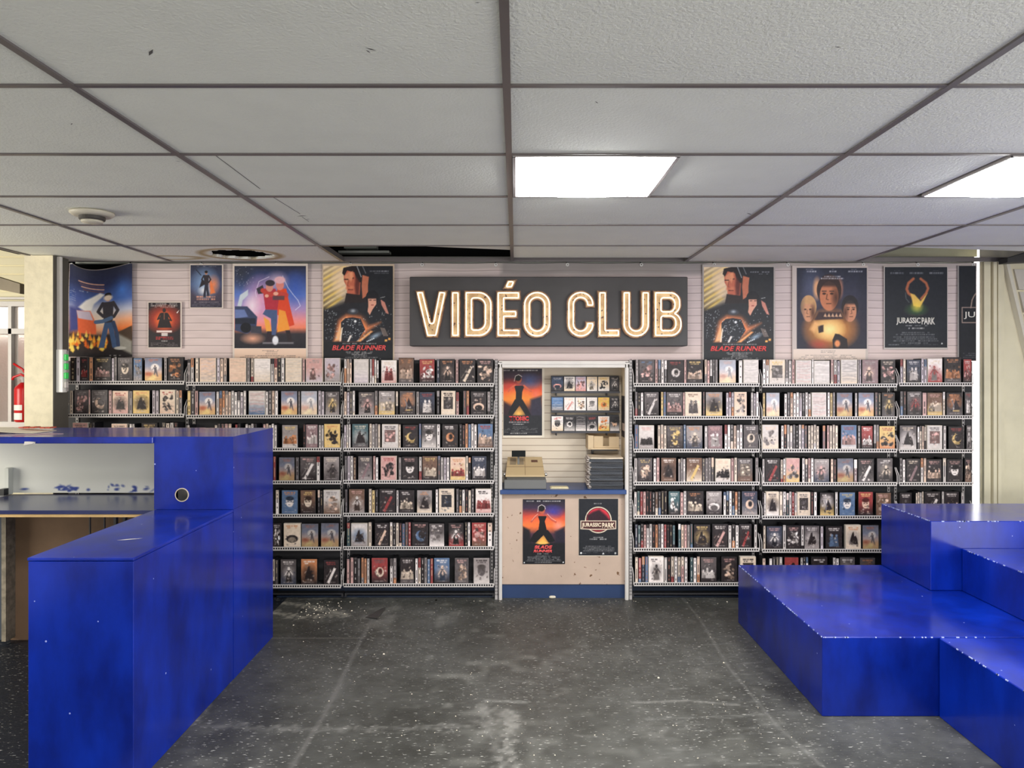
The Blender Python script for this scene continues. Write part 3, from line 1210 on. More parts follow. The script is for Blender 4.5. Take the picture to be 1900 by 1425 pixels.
    m = MB()
    m.box(-3.35, PX(22, 4.2) - .03, 4.23, 4.27, 0, T1 - .045)  # added panel, its dark colour standing in for the dim room beyond
    m.build('dark_room_panel', mat('dim_room_grey', (64, 72, 84), .8), t)
    m = MB()
    a = P(0, 870, 4.18)
    m.box(-3.0, PX(20, 4.18), 4.16, 4.199, T1 - .005, PZ(868, 4.18))
    m.build('socket_panel', mat('white_panel_box', (198, 200, 192), .6), t)
    m = MB()
    m.box(-3.0, PX(14, 4.15), 4.12, 4.158, PZ(918, 4.15), PZ(906, 4.15))
    m.build('cable_slot', M_black, t)
    # cream touch-up on the low countertop and peeled flake under the bar top
    m = MB()
    m.hexa([(PX(52, 3.655) - .02, 3.652, PZ(826, 3.655)), (PX(60, 3.655), 3.652, PZ(824, 3.655)), (PX(64, 3.655), 3.657, PZ(824, 3.655)), (PX(50, 3.655), 3.657, PZ(826, 3.655)),
            (PX(54, 3.655) - .02, 3.650, PZ(819, 3.655)), (PX(66, 3.655), 3.650, PZ(820, 3.655)), (PX(66, 3.655), 3.656, PZ(820, 3.655)), (PX(54, 3.655), 3.656, PZ(819, 3.655))])
    m.build('peeling_flake', M_white, t)
    m = MB()
    m.poly([(-1.69, 3.0, T1 + .0008), (-1.655, 3.005, T1 + .0008), (-1.61, 3.03, T1 + .0008), (-1.60, 3.04, T1 + .0008), (-1.65, 3.025, T1 + .0008)])
    m.build('paint_chip', M_white, t)


bar()

# paper sheets on the bar top
t = thing('paper_sheet', (-3.0, 3.95, 1.2625), 'curled cream and red printed paper lying on the blue bar top', 'paper')
m = MB()
pts = [(0, 795), (40, 797), (75, 794), (104, 790), (112, 787)]
N = 14
for i in range(N):
    a, b = i / N, (i + 1) / N
    xa, xb = -3.25 + a * .62, -3.25 + b * .62
    za, zb = 1.263 + .014 * math.sin(a * 3.1) ** 2, 1.263 + .014 * math.sin(b * 3.1) ** 2
    m.hexa([(xa, 3.86, za), (xb, 3.86, zb), (xb, 4.06, zb), (xa, 4.06, za), (xa, 3.86, za + .002), (xb, 3.86, zb + .002), (xb, 4.06, zb + .002), (xa, 4.06, za + .002)])
m.build('sheet', mat('cream_paper', (238, 228, 205), .7), t)
m = MB()
for i in range(6):
    x = -2.80 + i * .03
    m.box(x, x + .026, 3.99, 4.05, 1.2795 + R.uniform(0, .004), 1.285 + R.uniform(0, .004))
m.build('red_torn_edge', mat('red_print', (205, 90, 66), .6, noise=.4, nscale=40), t)
m = MB()
m.hexa([(-2.86, 3.70, 1.2625), (-2.75, 3.69, 1.2625), (-2.45, 3.84, 1.2625), (-2.52, 3.86, 1.2625), (-2.86, 3.70, 1.264), (-2.75, 3.69, 1.264), (-2.45, 3.84, 1.264), (-2.52, 3.86, 1.264)])
tag(m.build('paper_strip', mat('pink_grey_paper', (190, 160, 170), .6)), 'flat pinkish strip of paper near the front edge of the blue bar top', 'paper')

# ------------------------------------------------------------------ blue stepped platforms on the right


def block(name, x0, x1, y0, y1, z0, z1, label):
    m = MB()
    m.box(x0, x1, y0, y1, z0, z1, bev=.003)
    # thin worn edge strips where the paint has rubbed through
    o = m.build(name, M_blue)
    tag(o, label, 'platform', 'blue stepped platforms')
    e = MB()
    rr = random.Random(int(x0 * 100))
    for k in range(46):
        u = rr.random()
        yy = y0 + (y1 - y0) * u
        s_ = rr.uniform(.003, .014)
        e.box(x0 - .0006, x0 + .003, yy, yy + s_, z1 - .004, z1 + .0006)
        xx = x0 + (x1 - x0) * rr.random()
        e.box(xx, xx + s_, y0 - .0006, y0 + .003, z1 - .004, z1 + .0006)
    e.build('worn_edge', mat('rubbed_pale_paint', (170, 180, 220), .6), o)['kind'] = 'stuff'
    return o


block('stage_block', 1.42, 3.9, 3.285, 4.525, 0.0, .368, 'low wide blue platform nearest the shelf wall, carrying the taller blue blocks')
block('stage_block', 1.96, 3.9, 1.7, 3.28, 0.0, .366, 'low blue platform at the right front, its top flush with the wide one behind')
block('stage_block', 2.333, 3.9, 3.985, 4.525, .369, .76, 'tallest blue block, standing on the wide platform and reflecting the bright gap')
block('stage_block', 2.506, 3.9, 2.9, 3.98, .369, .606, 'middle-height blue step in front of the tallest blue block')

# ------------------------------------------------------------------ column fittings
t = thing('cable_trunking', (-3.085, 4.80, 1.66), 'narrow white vertical cable trunking on the column side', 'cable trunking')
m = MB()
xs_ = PX(98, 4.74) + .0045
m.box(xs_, xs_ + .018, 4.775, 4.805, 1.75, CEIL - .002)
m.build('channel', M_white, t)
m = MB()
m.box(xs_ + .018, xs_ + .021, 4.779, 4.801, 1.75, CEIL - .002)
m.build('cover', mat('bright_white_plastic', (240, 238, 232), .35), t)
t = thing('power_strip', (-3.07, 4.80, 1.46), 'white vertical socket strip with green inserts below the trunking', 'power strip')
m = MB()
m.box(xs_, xs_ + .045, 4.765, 4.815, 1.462, 1.752, bev=.003)
m.build('body', mat('bright_white_plastic', (240, 238, 232), .35), t)
for k in range(4):
    m = MB()
    z = 1.70 - k * .062
    m.box(xs_ + .0455, xs_ + .060, 4.775, 4.808, z - .022, z + .02, bev=.003)
    o = m.build('socket', M_green if k < 3 else M_white, t)
m = MB()
m.box(xs_ + .046, xs_ + .05, 4.80, 4.82, 1.47, 1.745)
m.build('side_rail', M_greymetal, t)

t = thing('fire_extinguisher', (PX(44, 5.30), 5.30, PZ(783, 5.30)), 'red fire extinguisher hanging beside the stone column by the window', 'fire extinguisher')
x, y, z = world_loc(t)
m = MB()
H = PZ(712, 5.3) - z
m.lathe(x, y, [(.05, z), (.06, z + .01), (.06, z + H * .86), (.052, z + H * .93), (.03, z + H * .99), (.018, z + H + .01)], 28)
m.build('cylinder', M_red, t, smooth=True)
m = MB()
m.lathe(x, y, [(.016, z + H + .01), (.016, z + H + .03), (.022, z + H + .03), (.022, z + H + .05)], 16)
m.build('valve', M_greymetal, t)
m = MB()
m.tube([(x + .03, y, z + H + .045), (x - .02, y, z + H + .07), (x - .075, y, z + H + .05), (x - .085, y, z + H + .03)], .009, 8)
m.build('lower_handle', M_red, t, smooth=True)
m = MB()
m.tube([(x + .03, y, z + H + .06), (x - .01, y, z + H + .11), (x - .075, y, z + H + .15)], .009, 8)
m.build('squeeze_lever', M_red, t, smooth=True)
m = MB()
m.tube([(x + .02, y - .01, z + H + .04), (x + .06, y - .03, z + H), (x + .066, y - .03, z + H * .5), (x + .05, y - .05, z + .06)], .009, 8)
m.build('hose', M_black, t, smooth=True)
m = MB()
for k in range(7):
    a0, a1 = math.radians(225 + k * 10), math.radians(235 + k * 10)
    m.quad((x + .061 * math.cos(a0), y + .061 * math.sin(a0), z + .02), (x + .061 * math.cos(a1), y + .061 * math.sin(a1), z + .02),
           (x + .061 * math.cos(a1), y + .061 * math.sin(a1), z + .07), (x + .061 * math.cos(a0), y + .061 * math.sin(a0), z + .07))
    m.quad((x + .061 * math.cos(a0), y + .061 * math.sin(a0), z + .09), (x + .061 * math.cos(a1), y + .061 * math.sin(a1), z + .09),
           (x + .061 * math.cos(a1), y + .061 * math.sin(a1), z + .13), (x + .061 * math.cos(a0), y + .061 * math.sin(a0), z + .13))
m.build('label', mat('white_label', (240, 236, 230), .5), t)
m = MB()
m.box(x - .03, x + .03, y + .061, WY - .031, z + .12, z + .16)
m.build('bracket', M_greymetal, t)

# ------------------------------------------------------------------ lit sign


def sd_box(X, Y, x0, x1, y0, y1):
    qx, qy = np.abs(X - (x0 + x1) / 2) - (x1 - x0) / 2, np.abs(Y - (y0 + y1) / 2) - (y1 - y0) / 2
    return np.hypot(np.maximum(qx, 0), np.maximum(qy, 0)) + np.minimum(np.maximum(qx, qy), 0)


def sd_rbox(X, Y, x0, x1, y0, y1, tl=0, tr=0, br_=0, bl=0):
    cx_, cy_ = (x0 + x1) / 2, (y0 + y1) / 2
    px, py = X - cx_, Y - cy_
    r = np.where(px > 0, np.where(py > 0, br_, tr), np.where(py > 0, bl, tl)).astype(float)
    qx, qy = np.abs(px) - (x1 - x0) / 2 + r, np.abs(py) - (y1 - y0) / 2 + r
    return np.hypot(np.maximum(qx, 0), np.maximum(qy, 0)) + np.minimum(np.maximum(qx, qy), 0) - r


def sd_poly(X, Y, pts):
    inside = np.zeros(X.shape, bool)
    dist = np.full(X.shape, 1e9)
    n = len(pts)
    for i in range(n):
        (x1, y1), (x2, y2) = pts[i], pts[(i + 1) % n]
        if y1 != y2:
            inside ^= ((y1 > Y) != (y2 > Y)) & (X < (x2 - x1) * (Y - y1) / (y2 - y1) + x1)
        dx, dy = x2 - x1, y2 - y1
        t_ = np.clip(((X - x1) * dx + (Y - y1) * dy) / (dx * dx + dy * dy), 0, 1)
        dist = np.minimum(dist, np.hypot(X - x1 - t_ * dx, Y - y1 - t_ * dy))
    return np.where(inside, -dist, dist)


LETTERS = [
    ('V', (90, 310, 218, 528), lambda X, Y: sd_poly(X, Y, [(100, 228), (158, 228), (203, 415), (240, 228), (300, 228), (240, 515), (168, 515)])),
    ('I', (300, 392, 218, 528), lambda X, Y: sd_box(X, Y, 315, 377, 229, 515)),
    ('D', (385, 590, 218, 528), lambda X, Y: np.maximum(sd_rbox(X, Y, 397, 575, 228, 515, tr=88, br_=88), -sd_rbox(X, Y, 458, 513, 289, 454, tr=34, br_=34))),
    ('E', (578, 755, 150, 528), lambda X, Y: np.minimum(np.minimum(np.minimum(sd_box(X, Y, 590, 652, 229, 515), sd_box(X, Y, 590, 742, 229, 289)), np.minimum(sd_box(X, Y, 590, 725, 342, 400), sd_box(X, Y, 590, 742, 456, 515))),
                                                    sd_poly(X, Y, [(630, 222), (658, 162), (720, 162), (694, 222)]))),
    ('O', (738, 940, 218, 530), lambda X, Y: np.maximum(sd_rbox(X, Y, 750, 928, 228, 518, 88, 88, 88, 88), -sd_rbox(X, Y, 807, 871, 286, 460, 31, 31, 31, 31))),
    ('C', (1004, 1205, 218, 530), lambda X, Y: np.maximum(np.maximum(sd_rbox(X, Y, 1016, 1190, 228, 518, 86, 86, 86, 86), -sd_rbox(X, Y, 1073, 1130, 286, 460, 28, 28, 28, 28)), -sd_box(X, Y, 1100, 1250, 333, 414))),
    ('L', (1190, 1358, 218, 528), lambda X, Y: np.minimum(sd_box(X, Y, 1203, 1265, 229, 515), sd_box(X, Y, 1203, 1345, 457, 515))),
    ('U', (1338, 1540, 218, 530), lambda X, Y: np.maximum(sd_rbox(X, Y, 1350, 1525, 229, 518, br_=86, bl=86), -sd_rbox(X, Y, 1410, 1464, 150, 460, br_=26, bl=26))),
    ('B', (1528, 1735, 218, 528), lambda X, Y: np.maximum(np.maximum(np.minimum(sd_rbox(X, Y, 1540, 1714, 229, 388, tr=70, br_=70), sd_rbox(X, Y, 1540, 1722, 350, 515, tr=76, br_=76)),
                                                                      -sd_rbox(X, Y, 1602, 1656, 288, 344, tr=20, br_=20)), -sd_rbox(X, Y, 1602, 1662, 398, 458, tr=22, br_=22))),
]


def contours(D, xs, ys, lv):
    """Closed contour loops of the field D at level lv (marching squares)."""
    D = D - lv
    D = np.where(np.abs(D) < 1e-6, 1e-6, D)
    S = D < 0
    nxt = {}
    Hh, Ww = D.shape

    def ex(i, j, hor):
        if hor:
            t_ = D[i, j] / (D[i, j] - D[i, j + 1])
            return (xs[j] + t_ * (xs[j + 1] - xs[j]), ys[i])
        t_ = D[i, j] / (D[i, j] - D[i + 1, j])
        return (xs[j], ys[i] + t_ * (ys[i + 1] - ys[i]))
    code = S[:-1, :-1] * 1 + S[:-1, 1:] * 2 + S[1:, 1:] * 4 + S[1:, :-1] * 8
    tb = {1: [('L', 'T')], 2: [('T', 'R')], 3: [('L', 'R')], 4: [('R', 'B')], 5: [('L', 'T'), ('R', 'B')], 6: [('T', 'B')], 7: [('L', 'B')],
          8: [('B', 'L')], 9: [('B', 'T')], 10: [('T', 'R'), ('B', 'L')], 11: [('B', 'R')], 12: [('R', 'L')], 13: [('R', 'T')], 14: [('T', 'L')]}
    for i, j in zip(*np.nonzero((code > 0) & (code < 15))):
        key = {'T': (i, j, 1), 'B': (i + 1, j, 1), 'L': (i, j, 0), 'R': (i, j + 1, 0)}
        for a, b in tb[int(code[i, j])]:
            nxt[key[a]] = key[b]
    loops = []
    while nxt:
        k0 = next(iter(nxt))
        k = k0
        lp = []
        while k in nxt:
            lp.append(ex(*k))
            k = nxt.pop(k)
        if len(lp) > 8:
            loops.append(lp)
    return loops


def simplify(lp, tol):
    out = [lp[0]]
    for i in range(1, len(lp)):
        if math.hypot(lp[i][0] - out[-1][0], lp[i][1] - out[-1][1]) >= tol:
            out.append(lp[i])
    if math.hypot(out[0][0] - out[-1][0], out[0][1] - out[-1][1]) < tol * .6:
        out.pop()
    return out


SY = 4.93


def zs(q):
    return PX(740 + q[0] / 3.276, SY), PZ(470 + q[1] / 3.276, SY)


def slab(loops, yf, thick, name, m, parent):
    cu = bpy.data.curves.new(name, 'CURVE')
    cu.dimensions = '2D'
    cu.fill_mode = 'BOTH'
    cu.extrude = thick / 2
    for lp in loops:
        s = cu.splines.new('POLY')
        s.points.add(len(lp) - 1)
        for p_, q in zip(s.points, lp):
            x, z = zs(q)
            p_.co = (x, z, 0, 1)
        s.use_cyclic_u = True
    me = curve_mesh(cu)
    n = len(me.vertices)
    co = np.zeros(n * 3)
    me.vertices.foreach_get('co', co)
    co = co.reshape(-1, 3)
    out = np.stack([co[:, 0], yf + thick / 2 - co[:, 2], co[:, 1]], -1) - np.array(world_loc(parent))
    me.vertices.foreach_set('co', out.ravel())
    me.materials.clear()
    me.materials.append(m)
    me.update()
    o = bpy.data.objects.new(name, me)
    col.objects.link(o)
    o.parent = parent
    return o


def sign():
    t = thing('illuminated_sign', (PX(1017, SY), SY + .07, PZ(643, SY)), 'long charcoal box sign with glowing cream neon capital letters above the booth', 'sign', None)
    m = MB()
    m.box(PX(760, SY), PX(1276, SY), SY, BACK - .012, PZ(642, SY), PZ(513.5, SY), bev=.004)
    m.build('sign_box', mat('charcoal_sign_metal', (64, 61, 62), .55, noise=.25, nscale=3), t)
    M_rim = mat('brown_letter_rim', (132, 92, 66), .5, noise=.5, nscale=30, dark=(70, 45, 36))
    M_face = mat('aged_cream_letter_face', (214, 184, 138), .5, noise=.3, nscale=14, dark=(176, 140, 96))
    nt = M_face.node_tree
    b = nt.nodes['Principled BSDF']
    tcn = [x for x in nt.nodes if x.type == 'TEX_COORD'][0]
    n = nt.nodes.new('ShaderNodeTexNoise')
    n.inputs['Scale'].default_value = 42
    n.inputs['Detail'].default_value = 2
    nt.links.new(tcn.outputs['Object'], n.inputs['Vector'])
    r = nt.nodes.new('ShaderNodeMapRange')
    r.inputs['From Min'].default_value = .62
    r.inputs['From Max'].default_value = .66
    nt.links.new(n.outputs['Fac'], r.inputs['Value'])
    mx = nt.nodes.new('ShaderNodeMix')
    mx.data_type = 'RGBA'
    nt.links.new(r.outputs[0], mx.inputs[0])
    nt.links.new(b.inputs['Base Color'].links[0].from_socket, mx.inputs[6])
    mx.inputs[7].default_value = L3(84, 52, 36)
    nt.links.new(mx.outputs[2], b.inputs['Base Color'])
    M_tube = mat('lit_neon_tube', (255, 240, 214), .3, emit=.72)
    for ch, (a, b_, c, d), fn in LETTERS:
        xs = np.arange(a, b_, 2.0)
        ys = np.arange(c, d, 2.0)
        X, Y = np.meshgrid(xs, ys)
        D = fn(X, Y)
        outer = [simplify(l, 3) for l in contours(D, xs, ys, 0.01)]
        inner = [simplify(l, 3) for l in contours(D, xs, ys, -6.5)]
        tube = [simplify(l, 4) for l in contours(D, xs, ys, -15)]
        rim = slab(outer, SY - .022, .021, 'letter', M_rim, t)
        fc = slab(inner, SY - .026, .004, 'letter_face', M_face, rim)
        tb = MB()
        for lp in tube:
            tb.tube([(zs(q)[0], SY - .036, zs(q)[1]) for q in lp], .0050, 7, closed=True)
        tb.build('neon_tube', M_tube, rim, smooth=True)


sign()

# ------------------------------------------------------------------ posters
PY = 5.083
M_redtype = mat('red_poster_lettering', (228, 84, 84), .45)
M_whitetype = mat('white_poster_lettering', (225, 220, 212), .45)
M_creamtype = mat('cream_poster_lettering', (226, 205, 180), .45)
K = (22, 24, 30)


def poster(name_label, x0, x1, y0, y1, paint, T, border=None, Y=PY, step=1.0, base=K, seed=1, top=None, warp=None, bcol=(222, 208, 198)):
    t = thing('movie_poster', (PX((x0 + x1) / 2, Y), Y, PZ(y1, Y)), name_label, 'poster')
    if border:
        bx0, bx1, by0, by1 = border
        m = MB()
        m.box(PX(bx0, Y), PX(bx1, Y), Y + .0018, Y + .003, PZ(by1, Y), PZ(by0, Y))
        m.build('paper_border', mat('poster_paper_%d' % bcol[0], bcol, .6), t)
    cv = Cv(x0, x1, y0, y1, step, T, base, seed)
    paint(cv)
    cv.noise(3, 40)
    sheet(cv, 'print', M_print if top is None else M_cloth, t, Y, .0014, top=top, warp=warp)
    return t


def human(c, x, y, h, body, legs, skin=(205, 150, 120), hair=(30, 24, 24), lean=0, spread=.12):
    """A small painted standing figure: y = top of the head, h = height."""
    c.poly([(x - h * .05, y + h * .5), (x + h * .03, y + h * .5), (x - h * spread * .2 - lean, y + h), (x - h * spread - lean, y + h)], legs)
    c.poly([(x - h * .02, y + h * .5), (x + h * .07, y + h * .5), (x + h * spread + lean, y + h), (x + h * spread * .3 + lean, y + h)], legs)
    c.poly([(x - h * .1, y + h * .16), (x + h * .1, y + h * .16), (x + h * .08, y + h * .54), (x - h * .07, y + h * .54)], body)
    c.line([(x - h * .09, y + h * .18), (x - h * .17, y + h * .33), (x - h * .08, y + h * .42)], h * .055, body)
    c.line([(x + h * .09, y + h * .18), (x + h * .17, y + h * .33), (x + h * .1, y + h * .44)], h * .055, body)
    c.ell(x, y + h * .075, h * .055, h * .075, skin)
    c.ell(x, y + h * .04, h * .06, h * .05, hair)


def p_cloth(c):      # large night-sky sheet with fire; T = zoom(100,460,4.452)
    c.grad([(130, (44, 46, 66)), (260, (40, 46, 80)), (400, (72, 96, 160)), (500, (190, 190, 205)), (580, (235, 170, 130)), (660, (232, 120, 60)), (720, (60, 48, 44)), (900, (38, 34, 36))])
    c.glow(560, 330, 130, 150, (70, 120, 205), .9)
    c.glow(200, 480, 110, 260, (60, 66, 130), .8)
    c.poly([(125, 480), (215, 480), (240, 660), (125, 700)], (66, 70, 128), .9, soft=30)
    c.glow(400, 560, 150, 200, (240, 225, 205), .95, 1)
    c.poly([(200, 470), (260, 400), (380, 330), (420, 350), (330, 430), (300, 520)], (225, 220, 215), .9, soft=14)
    c.poly([(190, 500), (300, 490), (345, 600), (350, 700), (200, 690)], (220, 100, 60), .95, soft=10)
    c.poly([(185, 500), (295, 495), (325, 575), (200, 565)], (190, 175, 190), .9, soft=8)
    c.poly([(520, 690), (645, 640), (645, 790), (560, 780)], (74, 58, 46), .95, soft=8)
    c.poly([(480, 800), (530, 700), (645, 770), (645, 880)], (150, 145, 135), .9, soft=20)
    c.poly([(125, 720), (500, 700), (480, 800), (360, 870), (125, 830)], (52, 42, 40), .9, soft=20)
    for k in range(46):
        x = c.rs.uniform(135, 440)
        top = 700 + abs(x - 300) * .1 + c.rs.uniform(-20, 90)
        hgt = c.rs.uniform(40, 90)
        wd = c.rs.uniform(9, 22)
        lean = c.rs.uniform(-30, 26)
        colr = [(226, 104, 34), (246, 160, 50), (255, 206, 96)][c.rs.randint(3)]
        c.poly([(x, top - hgt * .3), (x + wd, top + hgt * .45), (x + wd * .3, top + hgt * .7), (x - wd, top + hgt * .5), (x - wd * .4 + lean * .2, top + hgt * .1)], colr, .8, soft=9)
    human(c, 445, 340, 480, (62, 58, 64), (70, 92, 128), lean=20)
    c.line([(470, 560), (400, 585), (345, 590)], 34, (86, 108, 140), .9)
    c.line([(490, 600), (520, 700), (530, 800)], 30, (60, 72, 100), .95)
    c.ell(445, 380, 40, 26, (225, 205, 185), .6, soft=8)
    c.ell(545, 825, 50, 14, (190, 185, 175))
    for k in range(4):
        c.line([(205 + k * 12, 240 + k * 22), (410, 262 + k * 22)], 12, (196, 150, 130) if k % 2 == 0 else (90, 66, 80), .75)
    c.small(180, 280, 325, 8, (200, 200, 205))
    for k in range(6):
        c.small(130, 180, 330 + k * 18, 6, (160, 165, 185))
    c.small(390, 570, 888, 10, (215, 205, 200))


def p_small_red(c):  # T zoom(100,460,4.452)
    c.grad([(450, (38, 30, 36)), (830, (34, 28, 32))])
    c.glow(910, 590, 170, 130, (235, 70, 40), 1, .7)
    c.glow(910, 600, 90, 90, (255, 150, 60), .9, 1)
    c.poly([(880, 560), (940, 560), (975, 660), (855, 660)], (32, 24, 28))
    c.poly([(885, 535), (938, 535), (950, 600), (875, 600)], (36, 28, 32))
    c.ell(911, 515, 14, 18, (44, 30, 32))
    c.line([(880, 545), (858, 590), (882, 575)], 12, (40, 28, 30))
    c.line([(940, 545), (970, 600), (935, 590)], 12, (40, 28, 30))
    c.line([(911, 535), (911, 590)], 5, (220, 130, 90), .7)
    c.poly([(1020, 540), (1036, 512), (1012, 535)], (240, 235, 230))
    for y in (463, 478):
        c.small(800, 1020, y, 9, (225, 215, 210), .8)
    c.small(810, 1010, 490, 6, (200, 190, 188))
    c.rect(848, 975, 682, 698, (225, 205, 200))
    c.rect(888, 940, 702, 728, (225, 215, 210), .85)
    for y in (738, 752):
        c.small(842, 985, y, 9, (210, 60, 60), .9, .9)
    c.small(888, 940, 769, 9, (230, 225, 220), .9, .9)
    for y in (786, 798, 808):
        c.small(800, 1025, y, 6, (150, 140, 140), .6)


def p_dark_fig(c):   # T zoom(100,460,4.452)
    c.grad([(140, (46, 48, 66)), (300, (60, 72, 110)), (390, (70, 62, 80)), (500, (52, 50, 62))])
    c.glow(1250, 290, 130, 150, (150, 185, 225), .85, .8)
    c.glow(1320, 300, 60, 90, (240, 130, 80), .9, 1)
    c.poly([(1285, 230), (1335, 370), (1290, 385)], (225, 120, 70), .8, soft=10)
    c.glow(1240, 350, 60, 50, (245, 240, 240), .9, 1)
    human(c, 1258, 190, 215, (48, 42, 50), (44, 44, 60), skin=(170, 120, 100))
    c.poly([(1225, 250), (1200, 330), (1250, 300)], (40, 34, 42), .9, soft=6)
    c.line([(1175, 180), (1215, 225)], 6, (30, 28, 34))
    for y in (404, 424):
        c.small(1178, 1335, y, 14, (210, 150, 130), .9, .9)
    c.small(1160, 1360, 448, 5, (180, 170, 175))
    c.small(1180, 1340, 153, 5, (170, 170, 180))
    for y in (462, 472, 482):
        c.small(1140, 1370, y, 5, (130, 130, 145), .6)


def p_two_fig(c):    # T zoom(420,480,5.9375)
    c.grad([(75, (44, 46, 62)), (200, (56, 70, 120)), (400, (92, 118, 190)), (560, (170, 140, 190)), (680, (232, 140, 140)), (760, (236, 130, 100)), (830, (52, 48, 54)), (990, (34, 34, 42))])
    c.glow(160, 160, 170, 200, (50, 54, 66), .9, .8)
    c.glow(380, 450, 230, 300, (232, 160, 190), .9, .8)
    c.glow(280, 520, 110, 170, (245, 225, 235), .9, .9)
    c.glow(760, 330, 130, 220, (60, 90, 180), .8, .9)
    c.glow(560, 240, 150, 120, (240, 200, 215), .8, 1)
    c.stars(30, (100, 300, 90, 300), (220, 225, 235), 3)
    c.line([(620, 190), (680, 320), (740, 400), (790, 460), (815, 520), (760, 565)], 6, (225, 225, 245), .9)
    c.line([(470, 200), (360, 250), (320, 370), (330, 420)], 6, (230, 220, 240), .8)
    c.poly([(120, 520), (150, 400), (240, 340), (240, 400), (180, 460), (165, 530)], (196, 205, 216), .95, soft=10)
    c.poly([(93, 525), (230, 525), (340, 640), (330, 760), (230, 830), (93, 790)], (58, 66, 96), 1, soft=6)
    c.poly([(93, 560), (200, 560), (240, 640), (93, 660)], (104, 120, 170), .9, soft=10)
    c.rect(93, 320, 655, 720, (34, 38, 52), .9, soft=8)
    c.ell(215, 760, 60, 56, (24, 26, 34))
    c.poly([(270, 740), (385, 745), (390, 825), (270, 830)], (62, 62, 74), 1, soft=6)
    c.glow(290, 880, 150, 70, (235, 170, 140), .95, .8)
    # coat figure
    c.poly([(560, 330), (660, 330), (700, 520), (750, 730), (680, 750), (640, 640), (560, 620)], (214, 72, 44), 1, soft=5)
    c.poly([(580, 560), (650, 580), (700, 780), (560, 810)], (236, 150, 60), 1, soft=6)
    c.poly([(650, 790), (700, 790), (725, 910), (680, 910)], (44, 36, 40))
    c.ell(590, 290, 44, 58, (215, 130, 120))
    c.ell(590, 235, 60, 40, (225, 175, 185), .9, soft=10)
    # jacket figure
    c.poly([(400, 330), (540, 330), (580, 440), (560, 570), (430, 560)], (176, 50, 66), 1, soft=5)
    c.poly([(430, 560), (560, 565), (560, 700), (545, 840), (500, 840), (490, 660), (400, 610)], (72, 88, 128), 1, soft=5)
    c.poly([(330, 330), (400, 290), (430, 380), (350, 390)], (60, 56, 66), 1, soft=6)
    c.poly([(410, 640), (470, 680), (500, 800), (440, 800)], (236, 160, 70), 1, soft=6)
    c.line([(400, 350), (470, 400), (560, 380), (660, 400)], 50, (190, 66, 60), .95)
    c.rect(510, 640, 410, 455, (86, 66, 74), .9, soft=8)
    c.ell(475, 315, 40, 50, (210, 140, 125))
    c.ell(482, 268, 52, 34, (58, 50, 60))
    c.ell(545, 385, 28, 20, (230, 170, 150))
    c.ell(445, 410, 22, 18, (230, 170, 150))
    c.poly([(450, 800), (500, 800), (490, 930), (440, 930)], (48, 38, 46))
    c.ell(540, 900, 34, 50, (225, 225, 232), .9, soft=10)
    c.rect(400, 740, 920, 938, (200, 195, 200), .5, soft=14)


def p_two_fig_foot(c):   # the cream paper foot with fine print
    c.grad([(985, (226, 196, 176)), (1110, (222, 190, 168))])
    for y, a, b in ((1013, 395, 570), (1027, 395, 575), (1048, 430, 560), (1068, 205, 765), (1086, 150, 810)):
        c.small(a, b, y, 7, (96, 80, 80), .8)


